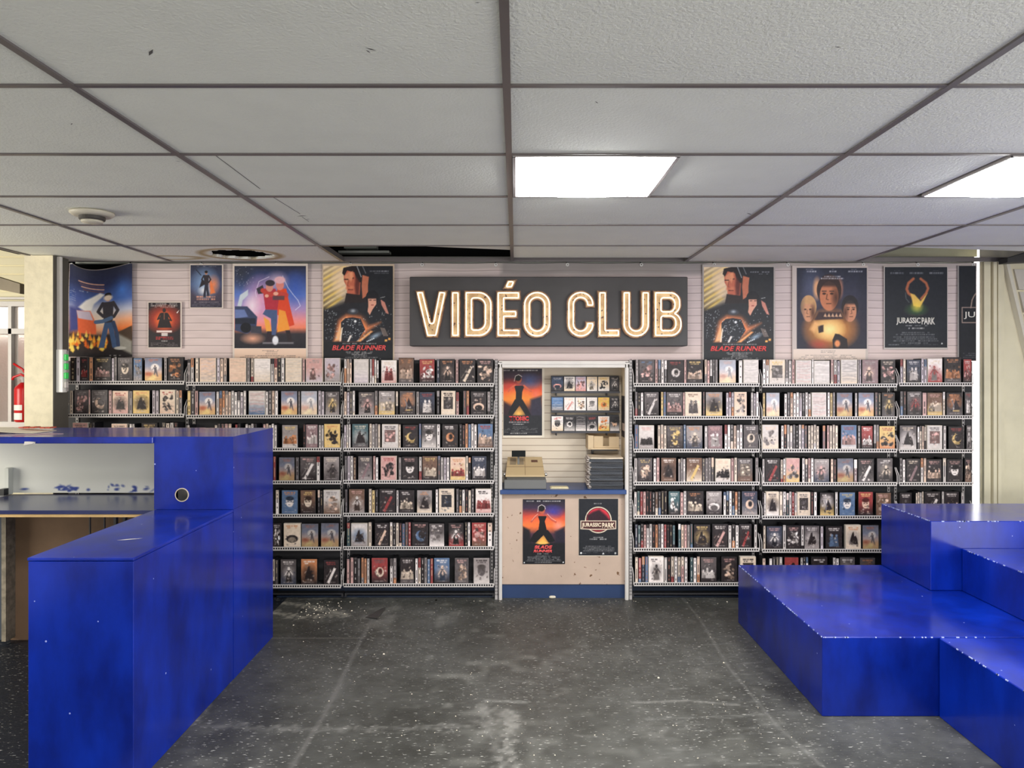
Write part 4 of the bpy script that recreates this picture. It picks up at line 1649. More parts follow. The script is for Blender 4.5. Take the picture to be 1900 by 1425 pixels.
def p_rays(c):       # T zoom(420,480,5.9375): rays, a man's face, a woman's face, orange city glow
    c.grad([(75, (200, 176, 150)), (300, (150, 130, 100)), (480, (44, 42, 46)), (920, (32, 32, 38)), (1110, (28, 29, 34))])
    c.glow(1220, 200, 300, 380, (240, 218, 186), 1, .6)
    for k in range(8):
        y = 70 + k * 58
        c.poly([(1060, y + 90), (1060, y + 130), (1330 - k * 6, y - 40), (1330 - k * 10, y - 66)], (232, 198, 104) if k % 2 else (228, 204, 150), .8, soft=24)
        c.poly([(1060, y + 60), (1060, y + 84), (1310, y - 66), (1310, y - 78)], (112, 86, 52), .55, soft=22)
    c.glow(1270, 230, 120, 220, (238, 206, 176), .9, .7)
    c.poly([(1400, 70), (1850, 70), (1850, 900), (1600, 900), (1500, 560), (1350, 520), (1330, 420)], (34, 36, 42), 1, soft=12)
    c.poly([(1040, 560), (1180, 530), (1330, 470), (1500, 560), (1560, 920), (1040, 920)], (34, 34, 40), .97, soft=40)
    c.glow(1390, 760, 210, 190, (214, 120, 74), .75, .8)
    # man's face looking down-left
    c.poly([(1290, 120), (1430, 110), (1480, 250), (1470, 400), (1380, 410), (1330, 380), (1322, 300), (1296, 250)], (188, 100, 76), 1, soft=5)
    c.poly([(1275, 160), (1290, 100), (1400, 75), (1440, 110), (1500, 260), (1440, 260), (1410, 150), (1330, 130), (1300, 190)], (38, 30, 32), 1, soft=5)
    c.poly([(1300, 190), (1350, 140), (1390, 200), (1330, 260), (1310, 330), (1340, 360)], (214, 140, 106), .8, soft=12)
    c.poly([(1420, 180), (1475, 260), (1465, 400), (1420, 400), (1410, 300)], (96, 46, 42), .7, soft=18)
    c.rect(1296, 1345, 222, 234, (50, 26, 24), .9)
    c.rect(1362, 1405, 205, 222, (50, 26, 24), .9)
    c.line([(1345, 230), (1336, 300), (1360, 306)], 6, (110, 54, 44), .8)
    c.rect(1340, 1395, 336, 346, (80, 34, 34), .9)
    c.poly([(1320, 380), (1480, 400), (1560, 480), (1300, 490)], (40, 32, 34), 1, soft=8)
    c.poly([(1352, 150), (1395, 135), (1402, 200), (1372, 262), (1356, 226)], (226, 150, 112), .7, soft=14)
    c.ell(1376, 318, 30, 22, (206, 124, 92), .6, soft=16)
    # raised hand and tube
    c.poly([(1500, 180), (1570, 200), (1560, 290), (1560, 400), (1500, 440), (1490, 300)], (186, 110, 84), 1, soft=6)
    c.line([(1440, 85), (1485, 200)], 8, (190, 190, 195), .8)
    c.line([(1500, 80), (1535, 160)], 10, (120, 120, 126), .8)
    # woman
    c.ell(1608, 430, 72, 84, (26, 26, 32))
    c.poly([(1560, 430), (1650, 430), (1652, 500), (1610, 560), (1580, 620), (1556, 580), (1564, 520)], (216, 156, 134), 1, soft=5)
    c.rect(1545, 1665, 395, 440, (30, 28, 34), .95, soft=10)
    c.rect(1574, 1600, 452, 460, (50, 30, 34))
    c.rect(1622, 1648, 452, 460, (50, 30, 34))
    c.rect(1594, 1622, 506, 514, (150, 40, 44))
    c.poly([(1700, 450), (1745, 480), (1790, 610), (1760, 600), (1710, 510)], (196, 130, 116), 1, soft=5)
    c.line([(1700, 430), (1745, 420)], 4, (220, 220, 220))
    # orange arch and dark city mass
    c.poly([(1180, 910), (1240, 680), (1320, 620), (1480, 640), (1560, 740), (1700, 700), (1560, 800), (1420, 915)], (226, 132, 84), .85, soft=44)
    c.poly([(1190, 910), (1250, 720), (1290, 660), (1330, 640), (1260, 900)], (240, 180, 130), .7, soft=16)
    c.poly([(1268, 915), (1262, 700), (1310, 655), (1390, 645), (1480, 660), (1530, 780), (1440, 915)], (36, 38, 46), 1, soft=5)
    c.poly([(1330, 915), (1360, 845), (1385, 845), (1350, 915)], (225, 215, 210))
    c.poly([(1245, 910), (1270, 760), (1282, 760), (1262, 910)], (235, 215, 195))
    c.ell(1395, 580, 60, 34, (60, 62, 70), .9, soft=10)
    c.ell(1395, 575, 30, 20, (150, 156, 165), .5, soft=10)
    c.poly([(1430, 915), (1600, 780), (1680, 760), (1840, 700), (1840, 915)], (34, 34, 40), 1, soft=10)
    c.poly([(1430, 915), (1590, 790), (1620, 800), (1480, 915)], (235, 160, 100), .8, soft=12)
    c.ell(1640, 850, 70, 26, (150, 170, 190), .6, soft=24, rot=-25)
    for k in range(5):
        c.rect(1545 + k * 18, 1557 + k * 18, 905 - k * 8, 918 - k * 8, (225, 230, 235))
    for k in range(4):
        c.line([(1700 + k * 14, 760 + k * 4), (1735 + k * 14, 850)], 6, (190, 165, 150), .8)
    c.rect(1745, 1772, 890, 912, (236, 170, 90))
    c.rect(1782, 1808, 872, 896, (236, 170, 90))
    c.stars(70, (1275, 1530, 660, 900), (200, 205, 210), 5)
    c.stars(60, (1080, 1240, 560, 900), (170, 175, 180), 5)
    c.stars(40, (1560, 1820, 500, 860), (190, 190, 195), 4)
    c.ell(1420, 690, 14, 14, (240, 240, 245), 1, soft=10)
    c.rect(1060, 1845, 918, 1110, (29, 30, 35), 1, soft=5)
    c.small(1580, 1790, 138, 14, (150, 150, 160), .8, .85)
    c.small(1630, 1790, 160, 8, (140, 140, 150), .7)
    c.small(1280, 1650, 935, 10, (190, 185, 185), .8, .9)
    for y, a, b in ((1028, 1318, 1610), (1042, 1330, 1600), (1056, 1380, 1545), (1072, 1370, 1550), (1088, 1270, 1665), (1104, 1255, 1700)):
        c.small(a, b, y, 9, (190, 186, 186), .75, .85)


def p_heads(c):      # T zoom(1280,470,4.597)
    c.grad([(120, (36, 40, 56)), (350, (52, 52, 72)), (600, (56, 46, 58)), (820, (36, 34, 46))])
    c.glow(1040, 280, 130, 220, (92, 100, 130), .7, 1)
    c.glow(1200, 650, 260, 190, (240, 150, 60), 1, .6)
    c.glow(1190, 650, 150, 110, (255, 230, 160), .95, .7)
    c.glow(1100, 780, 120, 60, (180, 60, 50), .7, 1)
    c.ell(1085, 300, 34, 90, (214, 160, 120), .8, soft=20)
    c.ell(1280, 300, 26, 80, (196, 130, 100), .7, soft=20)
    c.head(1188, 360, 170, 260, (190, 118, 84), (52, 36, 36), -1)
    c.head(1012, 490, 110, 190, (198, 140, 106), (196, 150, 104), -1)
    c.head(1366, 490, 118, 190, (196, 134, 104), (34, 30, 36), 1)
    c.poly([(1100, 500), (1290, 500), (1310, 560), (1060, 570)], (56, 38, 42), .95, soft=12)
    for k in range(5):
        c.poly([(1140 + k * 32, 540), (1155 + k * 32, 508), (1170 + k * 32, 545)], (200, 160, 130), .8, soft=5)
    c.poly([(1090, 620), (1140, 610), (1140, 670), (1100, 680)], (46, 32, 34), .9, soft=8)
    c.poly([(1222, 820), (1216, 740), (1240, 685), (1275, 690), (1340, 730), (1350, 820)], (34, 26, 30), 1, soft=5)
    c.ell(1258, 770, 26, 32, (220, 140, 90), .7, soft=10)
    c.poly([(1020, 650), (1060, 570), (1120, 600), (1060, 680)], (225, 170, 110), .7, soft=20)
    c.rect(890, 960, 120, 830, (36, 38, 56), .6, soft=60)
    c.rect(1440, 1520, 120, 830, (34, 36, 52), .6, soft=60)
    for a, b in ((965, 1078), (1190, 1250), (1350, 1472)):
        c.small(a, b, 155, 13, (190, 190, 200), .9, .95)
        c.small(a + 25, b - 25, 138, 6, (150, 150, 160), .7)
    c.small(1145, 1290, 198, 9, (200, 200, 208), .85, .9)
    c.small(1118, 1312, 215, 11, (205, 205, 212), .85, .9)


def p_heads_foot(c):
    c.grad([(815, (216, 198, 188)), (910, (210, 190, 178))])
    for y, a, b in ((833, 1118, 1245), (845, 1118, 1250), (858, 1165, 1230), (870, 985, 1380), (884, 950, 1410), (896, 930, 1430)):
        c.small(a, b, y, 5, (100, 92, 92), .75)


def p_claw(c):       # T zoom(1560,460,4.453)
    c.grad([(155, (28, 32, 42)), (820, (24, 28, 36))])
    c.glow(625, 510, 110, 60, (70, 110, 60), .9, .8)
    c.line([(600, 255), (560, 290), (545, 340), (560, 375), (605, 410)], 22, (170, 96, 66), 1, soft=10)
    c.line([(660, 255), (705, 290), (722, 335), (705, 375), (665, 420)], 20, (170, 96, 66), 1, soft=10)
    c.line([(535, 370), (540, 420), (565, 450)], 5, (130, 135, 130), .7, soft=6)
    c.poly([(575, 375), (610, 385), (660, 440), (715, 375), (690, 430), (655, 490), (600, 480)], (222, 180, 90), 1, soft=8)
    c.glow(630, 480, 60, 60, (235, 205, 80), .9, .9)
    for a, b in ((410, 520), (568, 680), (732, 846)):
        c.small(a, b, 208, 15, (120, 122, 130), .95, .95)
        c.small(a + 30, b - 30, 188, 5, (90, 92, 100), .7)
    c.small(560, 700, 555, 6, (90, 60, 60), .6)
    c.small(535, 720, 642, 7, (190, 188, 186), .8)
    c.small(560, 690, 664, 11, (185, 182, 180), .85, .95)
    for y, a, b in ((700, 505, 735), (716, 455, 775), (736, 435, 800), (752, 435, 800), (768, 435, 808), (786, 495, 745)):
        c.small(a, b, y, 10, (130, 130, 132), .7, .9)
    c.small(395, 480, 800, 9, (150, 150, 152), .8, .95)
    c.small(500, 810, 799, 5, (110, 110, 114), .6)
    c.poly([(828, 795), (836, 780), (844, 795)], (200, 200, 200))


def p_ju(c):         # T zoom(1560,460,4.453)
    c.grad([(150, (28, 31, 40)), (930, (22, 24, 31))])
    c.line([(1075, 495), (1085, 430), (1105, 390), (1130, 360)], 9, (150, 130, 120))
    c.line([(1130, 492), (1003, 492), (1003, 617), (1130, 617)], 8, (150, 130, 122))
    for y in (872, 888, 905):
        c.small(1010, 1120, y, 8, (110, 110, 116), .6)


def p_fighter(c):    # T zoom(910,660,5.937): dark figure with arms out over an orange glow
    c.grad([(140, (40, 40, 46)), (240, (70, 46, 60)), (380, (220, 84, 50)), (480, (240, 130, 50)), (600, (60, 40, 50)), (880, (36, 37, 42))])
    c.glow(430, 280, 150, 100, (64, 88, 140), .9, .8)
    c.glow(230, 330, 130, 90, (210, 60, 54), .7, 1)
    c.glow(300, 460, 200, 130, (245, 150, 60), .8, .9)
    c.poly([(143, 500), (240, 560), (190, 660), (143, 660)], (50, 34, 42), .9, soft=30)
    c.glow(500, 430, 60, 80, (230, 110, 90), .8, 1)
    c.poly([(440, 480), (570, 440), (570, 700), (440, 700)], (48, 44, 60), .9, soft=30)
    c.glow(312, 640, 80, 80, (250, 190, 90), 1, .5)
    c.poly([(270, 480), (352, 480), (400, 560), (450, 660), (390, 660), (320, 550), (240, 660), (190, 650), (220, 570)], (24, 24, 28), 1, soft=4)
    c.poly([(262, 330), (375, 330), (350, 400), (345, 490), (278, 490), (280, 400)], (26, 24, 28), 1, soft=4)
    c.line([(270, 325), (230, 350), (200, 392)], 18, (206, 96, 66))
    c.line([(370, 330), (415, 370), (448, 392)], 20, (206, 96, 66))
    c.ell(312, 262, 32, 42, (182, 92, 66))
    c.ell(302, 245, 36, 34, (28, 24, 26))
    c.line([(262, 280), (275, 225), (310, 208), (345, 230)], 6, (240, 230, 220), .9)
    c.rect(143, 570, 658, 885, (36, 37, 42), 1, soft=16)
    c.small(145, 520, 162, 12, (230, 225, 220), .9, .9)
    for y, a, b in ((785, 250, 405), (802, 145, 520), (815, 160, 500), (828, 145, 512), (842, 150, 520)):
        c.small(a, b, y, 6, (150, 148, 146), .7)
    c.small(220, 412, 856, 9, (215, 212, 208), .9, .95)
    c.small(245, 370, 756, 9, (215, 212, 208), .9, .95)
    c.small(205, 425, 733, 16, (150, 140, 140), .95, .95)


def p_fighter2(c):   # T zoom(910,880,6.196)
    c.grad([(290, (28, 28, 36)), (390, (60, 44, 66)), (480, (196, 70, 56)), (590, (236, 120, 60)), (690, (70, 44, 58)), (1030, (22, 23, 28))])
    c.glow(720, 430, 130, 90, (60, 60, 150), .95, .7)
    c.glow(600, 560, 260, 130, (240, 110, 60), .8, .9)
    c.glow(780, 590, 80, 80, (236, 150, 150), .7, 1)
    c.poly([(372, 600), (450, 640), (470, 790), (372, 800)], (26, 24, 30), .95, soft=26)
    c.poly([(740, 660), (856, 600), (856, 800), (740, 800)], (34, 30, 44), .9, soft=30)
    c.glow(600, 770, 90, 90, (250, 180, 80), 1, .45)
    c.poly([(545, 640), (660, 640), (700, 690), (745, 770), (670, 790), (610, 700), (520, 790), (450, 770), (490, 690)], (18, 18, 22), 1, soft=4)
    c.poly([(545, 480), (650, 480), (625, 540), (650, 650), (550, 650), (565, 540)], (20, 18, 22), 1, soft=4)
    c.line([(550, 470), (505, 500), (470, 545)], 22, (190, 84, 66))
    c.line([(645, 470), (700, 520), (750, 548)], 24, (190, 84, 66))
    c.line([(655, 455), (700, 505), (750, 535)], 4, (240, 220, 210), .9)
    c.line([(545, 455), (505, 490), (475, 530)], 4, (240, 220, 210), .8)
    c.ell(595, 415, 32, 42, (176, 88, 66))
    c.ell(585, 392, 38, 36, (26, 22, 24))
    c.line([(545, 430), (552, 370), (590, 350), (625, 370), (632, 400)], 6, (235, 225, 220), .9)
    c.rect(370, 860, 790, 1034, (22, 23, 28), 1, soft=24)
    c.ell(598, 790, 70, 16, (246, 180, 90), .9, soft=10)
    c.small(415, 805, 309, 12, (220, 216, 212), .9, .92)
    c.small(538, 672, 915, 8, (200, 196, 192), .8)
    for y, a, b in ((938, 520, 690), (952, 425, 800), (966, 430, 790), (980, 425, 805), (996, 408, 815)):
        c.small(a, b, y, 9, (150, 148, 148), .75, .9)
    c.small(510, 705, 1013, 7, (170, 168, 166), .8)
    c.ell(389, 1016, 7, 7, (235, 235, 235))
    c.ell(837, 1012, 7, 7, (235, 235, 235))


def p_round(c):      # T zoom(910,880,6.196): outlined red disc behind a title band
    c.grad([(280, (30, 32, 38)), (935, (26, 28, 34))])
    c.ell(1240, 525, 152, 152, (226, 208, 184))
    c.ell(1240, 525, 141, 141, (30, 24, 28))
    c.ell(1240, 525, 134, 134, (196, 48, 62))
    c.poly([(1110, 470), (1180, 430), (1250, 405), (1330, 470), (1370, 520), (1370, 560), (1110, 560)], (46, 24, 34), .9, soft=26)
    c.ell(1240, 600, 120, 50, (70, 30, 34), .9, soft=20)
    c.poly([(1035, 533), (1445, 533), (1445, 630), (1330, 637), (1150, 637), (1035, 630)], (226, 208, 184))
    c.poly([(1044, 541), (1436, 541), (1436, 622), (1330, 628), (1150, 628), (1044, 622)], (70, 34, 36))
    c.small(1190, 1278, 337, 13, (150, 148, 148), .9, .95)
    c.small(1182, 1296, 726, 12, (170, 168, 166), .9, .95)
    c.small(1140, 1340, 746, 14, (185, 182, 180), .9, .95)
    for y, a, b in ((828, 1095, 1385), (847, 1062, 1425), (864, 1060, 1425), (881, 1065, 1422)):
        c.small(a, b, y, 11, (140, 138, 138), .75, .92)
    c.ell(1042, 906, 11, 11, (220, 220, 220))
    c.small(1058, 1100, 908, 8, (160, 160, 160))
    c.small(1110, 1385, 900, 6, (110, 110, 112))
    c.poly([(1284, 920), (1297, 898), (1311, 920)], (210, 210, 210))
    c.ell(1436, 908, 10, 12, (180, 180, 180))


TA = (100, 460, 4.452)
TB = (420, 480, 5.9375)
poster('large cloth poster of a figure before flames under a blue night sky', 128, 245, 489, 662, p_cloth, TA, Y=5.072, top=lambda x: ytop(x) + 1.5, warp=cwarp, seed=2)
poster('small black poster with a dark figure on a red glow, pinned on pale boards', 275.5, 334.5, 561.5, 644.5, p_small_red, TA, border=(274, 337, 560, 646.5), step=.8, seed=3)
poster('small slate-blue poster with a cloaked figure, high on the pale boards', 353.5, 411.5, 492, 570.5, p_dark_fig, TA, border=(352, 414, 490.5, 572), step=.8, seed=4)
t = poster('large poster of two figures in red beside a dark car under lightning', 435, 567.5, 493.5, 646, p_two_fig, TB, border=(431.5, 571, 489, 668), seed=5, bcol=(222, 196, 182))
cv = Cv(435, 568, 647, 667.5, .8, TB, seed=9)
p_two_fig_foot(cv)
sheet(cv, 'credits_strip', M_print, t, PY, .0014)
t = poster('poster', 600, 729, 493.5, 668.5, p_rays, TB, border=(598, 731.5, 490, 669), seed=6, bcol=(206, 184, 160))
t['label'] = 'poster with gold rays and slanted red title, between the two-figure poster and the sign'
text_on('BLADE RUNNER', 616, 716, 640.5, 650, PY - .0012, M_redtype, t, shear=.25, bold=.03)
TR = (1306 - (600 - 420), 495 - (493.5 - 480), 5.9375)
t = poster('poster with gold rays and slanted red title, between the sign and the three-faces poster', 1306, 1435.5, 495.5, 668.5, p_rays, TR, border=(1303.5, 1438.5, 491, 669), seed=7, bcol=(178, 168, 164))
text_on('BLADE RUNNER', 1318, 1422, 642, 651.5, PY - .0012, M_redtype, t, shear=.25, bold=.03)
TH = (1280, 470, 4.597)
t = poster('dark poster of three faces over a glowing orange light, with pale foot', 1478.5, 1608.5, 497, 647, p_heads, TH, border=(1470, 1611, 493, 668), seed=8, bcol=(200, 186, 180))
cv = Cv(1472, 1606, 648, 667.5, .8, TH, seed=10)
p_heads_foot(cv)
sheet(cv, 'credits_strip', M_print, t, PY, .0014)
TC = (1560, 460, 4.453)
t = poster('black poster with a glowing claw-like shape above a white capital title', 1642, 1757.5, 495.5, 645, p_claw, TC, border=(1640, 1759, 494, 648), seed=11, bcol=(190, 182, 178))
text_on('JURASSIC', 1663, 1708, 589, 603, PY - .0012, M_whitetype, t, bold=.035)
text_on('PARK', 1710, 1735, 589, 602, PY - .0012, M_whitetype, t, bold=.035)
t = poster('black poster cut off by the bright gap, showing outlined letters JU', 1779.5, 1811, 493.5, 669, p_ju, TC, border=(1777, 1811.2, 493, 669), seed=12, bcol=(150, 144, 142))
text_on('JU', 1788.5, 1809, 578.5, 592, PY - .0012, M_whitetype, t, bold=.0)

# ------------------------------------------------------------------ video racks
PAL = {'k': (40, 37, 40), 'g': (84, 80, 82), 'G': (146, 138, 136), 'w': (232, 222, 216), 'c': (226, 202, 172), 'p': (214, 150, 142), 'r': (176, 48, 48), 'o': (226, 128, 66),
       'y': (232, 188, 92), 'b': (70, 110, 160), 'n': (48, 60, 84), 't': (52, 96, 104), 'm': (136, 104, 110), 'B': (116, 82, 62), 'e': (232, 188, 156), 'l': (190, 176, 190), 'q': (204, 196, 190)}
CNAME = {'k': 'black', 'g': 'dark grey', 'G': 'grey', 'w': 'white', 'c': 'cream', 'p': 'pink', 'r': 'dark red', 'o': 'orange', 'y': 'yellow', 'b': 'blue', 'n': 'navy', 't': 'teal', 'm': 'mauve',
         'B': 'brown', 'e': 'peach', 'l': 'lilac', 'q': 'pale grey'}
MNAME = {'F': 'standing figure', 'D': 'pale disc', 'P': 'crowd', 'S': 'dark silhouette', 'W': 'wavy pattern', 'X': 'diagonal streak', 'H': 'face', 'R': 'framed picture', 'Y': 'dark pyramid',
         'V': 'scattered shapes', 'Z': 'two figures', 'C': 'crescent', 'A': 'arch'}
ORD = ['first', 'second', 'third', 'fourth', 'fifth', 'sixth', 'seventh', 'eighth', 'ninth', 'tenth', 'eleventh', 'twelfth', 'thirteenth', 'fourteenth', 'fifteenth', 'sixteenth', 'seventeenth',
       'eighteenth', 'nineteenth', 'twentieth', 'twenty-first', 'twenty-second', 'twenty-third', 'twenty-fourth', 'twenty-fifth', 'twenty-sixth', 'twenty-seventh']
SHELF = ['top', 'second', 'third', 'fourth', 'fifth', 'sixth', 'bottom']


def cover(style, seed, w=20, h=30):
    """Painted cover: style = top, bottom, subject and title colours, then the subject's letter."""
    if style[:3] == 'sky':
        d = {'': 1.0, 'p': 1.1, 'd': .72, 'm': .86}[style[3:]]
        c = Cv(0, 100, 0, 150, 1, (0, 0, 1), seed=seed)
        c.w, c.h = w, h
        gx, gy = np.linspace(0, 100, w), np.linspace(0, 150, h)
        c.X, c.Y = np.meshgrid(gx, gy)
        c.px = 5
        c.grad([(0, (110, 116, 140)), (50, (122, 140, 176)), (90, (206, 172, 160)), (120, (232, 164, 96)), (150, (226, 176, 100))])
        c.ell(60, 62, 26, 24, (232, 224, 218), .95, soft=8)
        c.poly([(52, 62), (70, 60), (72, 86), (80, 124), (75, 126), (64, 98), (56, 118), (51, 116), (56, 88)], (84, 84, 96), .85, soft=5)
        c.line([(54, 66), (44, 78)], 5, (96, 92, 102), .8)
        c.ell(60, 54, 5, 6, (110, 84, 80), .9, soft=4)
        c.ell(20, 108, 26, 14, (206, 96, 60), .8, soft=12)
        c.poly([(10, 150), (50, 110), (70, 128), (60, 150)], (244, 206, 110), .9, soft=12)
        c.small(22, 78, 12, 7, (206, 96, 70), .85, .9)
        c.small(28, 72, 22, 6, (206, 96, 70), .8, .9)
        c.a = c.a * d + (1 - d) * 40 if d <= 1 else c.a * .55 + 100
        c.noise(8, 14)
        return c
    t_, b_, s_, ti = [np.array(PAL[x], float) for x in style[:4]]
    mo = style[4]
    c = Cv(0, 100, 0, 150, 1, (0, 0, 1), seed=seed)
    c.w, c.h = w, h
    gx, gy = np.linspace(0, 100, w), np.linspace(0, 150, h)
    c.X, c.Y = np.meshgrid(gx, gy)
    c.px = 5
    c.grad([(0, t_), (60, t_), (150, b_)])
    rs = c.rs
    dk = t_ * .45
    if mo == 'F':
        x = rs.uniform(40, 60)
        c.glow(x, 85, 50, 60, s_, .7, 1)
        c.poly([(x - 13, 66), (x + 12, 64), (x + 22, 140), (x - 22, 142)], dk, .9, soft=5)
        c.line([(x - 10, 72), (x - 28, 98)], 7, s_, .9)
        c.line([(x + 10, 72), (x + 26, 90)], 7, s_, .9)
        c.ell(x, 54, 9, 11, s_ * .9 + 20, 1, soft=4)
        c.ell(x + 2, 90, 9, 16, s_, .7, soft=6)
    elif mo == 'Z':
        for x in (34, 64):
            c.poly([(x - 12, 72), (x + 12, 70), (x + 18, 136), (x - 16, 138)], s_ * rs.uniform(.6, 1), .95, soft=5)
            c.ell(x + 2, 60, 8, 10, s_ * .9 + 20, 1, soft=4)
        c.line([(34, 84), (64, 92)], 7, s_, .9)
    elif mo == 'D':
        c.ell(50, 84, 28, 30, s_, 1, soft=5)
        c.ell(54, 80, 14, 20, dk, .8, soft=6)
    elif mo == 'P':
        for k in range(7):
            x, y = 14 + k * 12 + rs.uniform(-3, 3), rs.uniform(70, 100)
            c.poly([(x - 9, y + 8), (x + 9, y + 8), (x + 12, 128), (x - 12, 128)], s_ * rs.uniform(.45, .9), .9, soft=4)
            c.ell(x, y, 7, 9, s_ * rs.uniform(.8, 1.1), 1, soft=4)
    elif mo == 'S':
        c.glow(50, 80, 60, 60, s_, .9, .8)
        c.poly([(20, 124), (30, 82), (44, 44), (52, 40), (56, 70), (68, 66), (78, 90), (84, 124)], (34, 30, 32), .95, soft=5)
    elif mo == 'W':
        for k in range(9):
            y = 10 + k * 16 + rs.uniform(-4, 4)
            c.line([(8, y), (34, y + rs.uniform(-8, 6)), (66, y + rs.uniform(-4, 8)), (94, y + rs.uniform(-6, 6))], rs.uniform(3, 7), s_ * rs.uniform(.8, 1.12), .6, soft=9)
    elif mo == 'X':
        c.poly([(20, 140), (72, 40), (86, 50), (36, 150)], s_, .95, soft=5)
        c.line([(10, 120), (50, 60)], 4, s_ * .6, .8)
    elif mo == 'H':
        c.ell(50, 74, 26, 34, s_, 1, soft=5)
        c.ell(50, 52, 28, 16, dk, .9, soft=6)
        c.rect(34, 46, 70, 76, dk, .9, soft=5)
        c.rect(54, 66, 70, 76, dk, .9, soft=5)
        c.rect(40, 60, 92, 96, dk, .7, soft=5)
    elif mo == 'R':
        c.rect(14, 86, 34, 116, s_ * .5, .95)
        for _ in range(8):
            c.ell(rs.uniform(22, 78), rs.uniform(50, 108), rs.uniform(4, 12), rs.uniform(4, 12), s_ * rs.uniform(.6, 1.2), .85, soft=5)
    elif mo == 'Y':
        c.glow(50, 60, 60, 60, s_, .95, .7)
        c.poly([(30, 124), (58, 40), (90, 110)], (38, 34, 40), .9, soft=5)
        c.line([(34, 50), (46, 90), (40, 124)], 8, (120, 120, 130), .9)
        c.rect(40, 84, 118, 128, PAL['y'], .8, soft=5)
    elif mo == 'C':
        c.ell(52, 84, 32, 34, s_, 1, soft=5)
        c.ell(62, 76, 24, 26, t_, 1, soft=5)
        c.ell(60, 112, 18, 10, s_ * .7, .9, soft=5)
    elif mo == 'A':
        c.ell(50, 100, 38, 26, s_, 1, soft=4)
        c.ell(50, 108, 26, 20, t_ * .6, 1, soft=5)
    else:
        for _ in range(16):
            c.ell(rs.uniform(14, 86), rs.uniform(42, 126), rs.uniform(5, 17), rs.uniform(4, 15), s_ * rs.uniform(.35, 1.2), .85, soft=5, rot=rs.uniform(0, 90))
    if mo != 'W':
        for _ in range(14):
            c.ell(rs.uniform(8, 92), rs.uniform(40, 140), rs.uniform(2, 8), rs.uniform(2, 8), [s_, dk, b_, (225, 205, 190)][rs.randint(4)] * np.array(rs.uniform(.7, 1.15)), .55, soft=5, rot=45)
        c.small(14, 86, 13, 9, ti, .9, .92)
        c.small(20, 80, 25, 8, ti, .85, .9)
        c.small(16, 84, 140, 6, (200, 190, 184), .5, .8)
    c.noise(9, 12)
    return c


def dusty(a, k=.34):
    g = a.mean(-1, keepdims=True)
    return (a * (1 - k) + g * k) * .94 + np.array([9, 4, 3.0])


def panel(arr, x0, x1, z0, z1, Y, name, m, parent, rot=0.0):
    h, w = arr.shape[:2]
    gx = np.linspace(x0, x1, w + 1)
    gz = np.linspace(z1, z0, h + 1)
    XX, ZZ = np.meshgrid(gx, gz)
    if rot:
        cx_, cz_ = (x0 + x1) / 2, z0
        dx, dz = XX - cx_, ZZ - cz_
        XX, ZZ = cx_ + dx * math.cos(rot) - dz * math.sin(rot), cz_ + dx * math.sin(rot) + dz * math.cos(rot)
    V = np.stack([XX, np.full(XX.shape, Y), ZZ], -1).reshape(-1, 3)
    idx = np.arange((h + 1) * (w + 1)).reshape(h + 1, w + 1)
    Fc = np.stack([idx[1:, :-1], idx[1:, 1:], idx[:-1, 1:], idx[:-1, :-1]], -1).reshape(-1, 4)
    rim = [int(idx[0, 0]), int(idx[0, -1]), int(idx[-1, -1]), int(idx[-1, 0])]
    nb = len(V)
    V = np.concatenate([V, V[rim] + np.array([0, .0012, 0])])
    faces = Fc.tolist() + [[nb + 3, nb + 2, nb + 1, nb]]
    me = bpy.data.meshes.new(name)
    og = world_loc(parent)
    me.from_pydata((V - np.array(og)).tolist(), [], faces)
    c = np.clip(lin(np.clip(arr, 0, 255)) * GAIN, 0, .92).reshape(-1, 3)
    c = np.repeat(c, 4, axis=0)
    c = np.concatenate([c, np.full((4, 3), .1)])
    ca = me.color_attributes.new('print', 'FLOAT_COLOR', 'CORNER')
    ca.data.foreach_set('color', np.concatenate([c, np.ones((len(c), 1))], 1).astype(np.float32).ravel())
    me.materials.append(m)
    me.update()
    o = bpy.data.objects.new(name, me)
    col.objects.link(o)
    o.parent = parent
    return o


M_case = [M_black, mat('clear_grey_case', (176, 170, 170), .3), mat('cream_case', (212, 200, 186), .4)]


def face_case(px0, px1, yb, h, style, seed, label, rot=0.0):
    x0, x1 = PX(px0 + .3, CASE_Y), PX(px1 - .3, CASE_Y)
    z0, z1 = PZ(yb, CASE_Y), PZ(yb - h, CASE_Y)
    cxx, w2 = (x0 + x1) / 2, (x1 - x0) / 2
    m = MB()
    m.box(-w2, w2, 0, .026, 0, z1 - z0, bev=.0012)
    if rot:
        m.v = [(v[0] * math.cos(rot) - v[2] * math.sin(rot), v[1], v[0] * math.sin(rot) + v[2] * math.cos(rot)) for v in m.v]
    lift = abs(math.sin(rot)) * w2
    m.v = [(v[0] + cxx, v[1] + CASE_Y + .0014, v[2] + z0 + lift) for v in m.v]
    light = style[0] in 'wceqpl' and style[:3] != 'sky'
    o = m.build('video_case', M_case[2] if light else M_case[0], origin=(cxx, CASE_Y, z0 + lift))
    tag(o, label, 'video case', 'video cases on the racks')
    cv = cover(style, seed)
    e = .0022
    panel(dusty(cv.a), x0 + e, x1 - e, z0 + lift + e, z1 + lift - e, CASE_Y, 'cover', M_cover, o, rot)
    return o


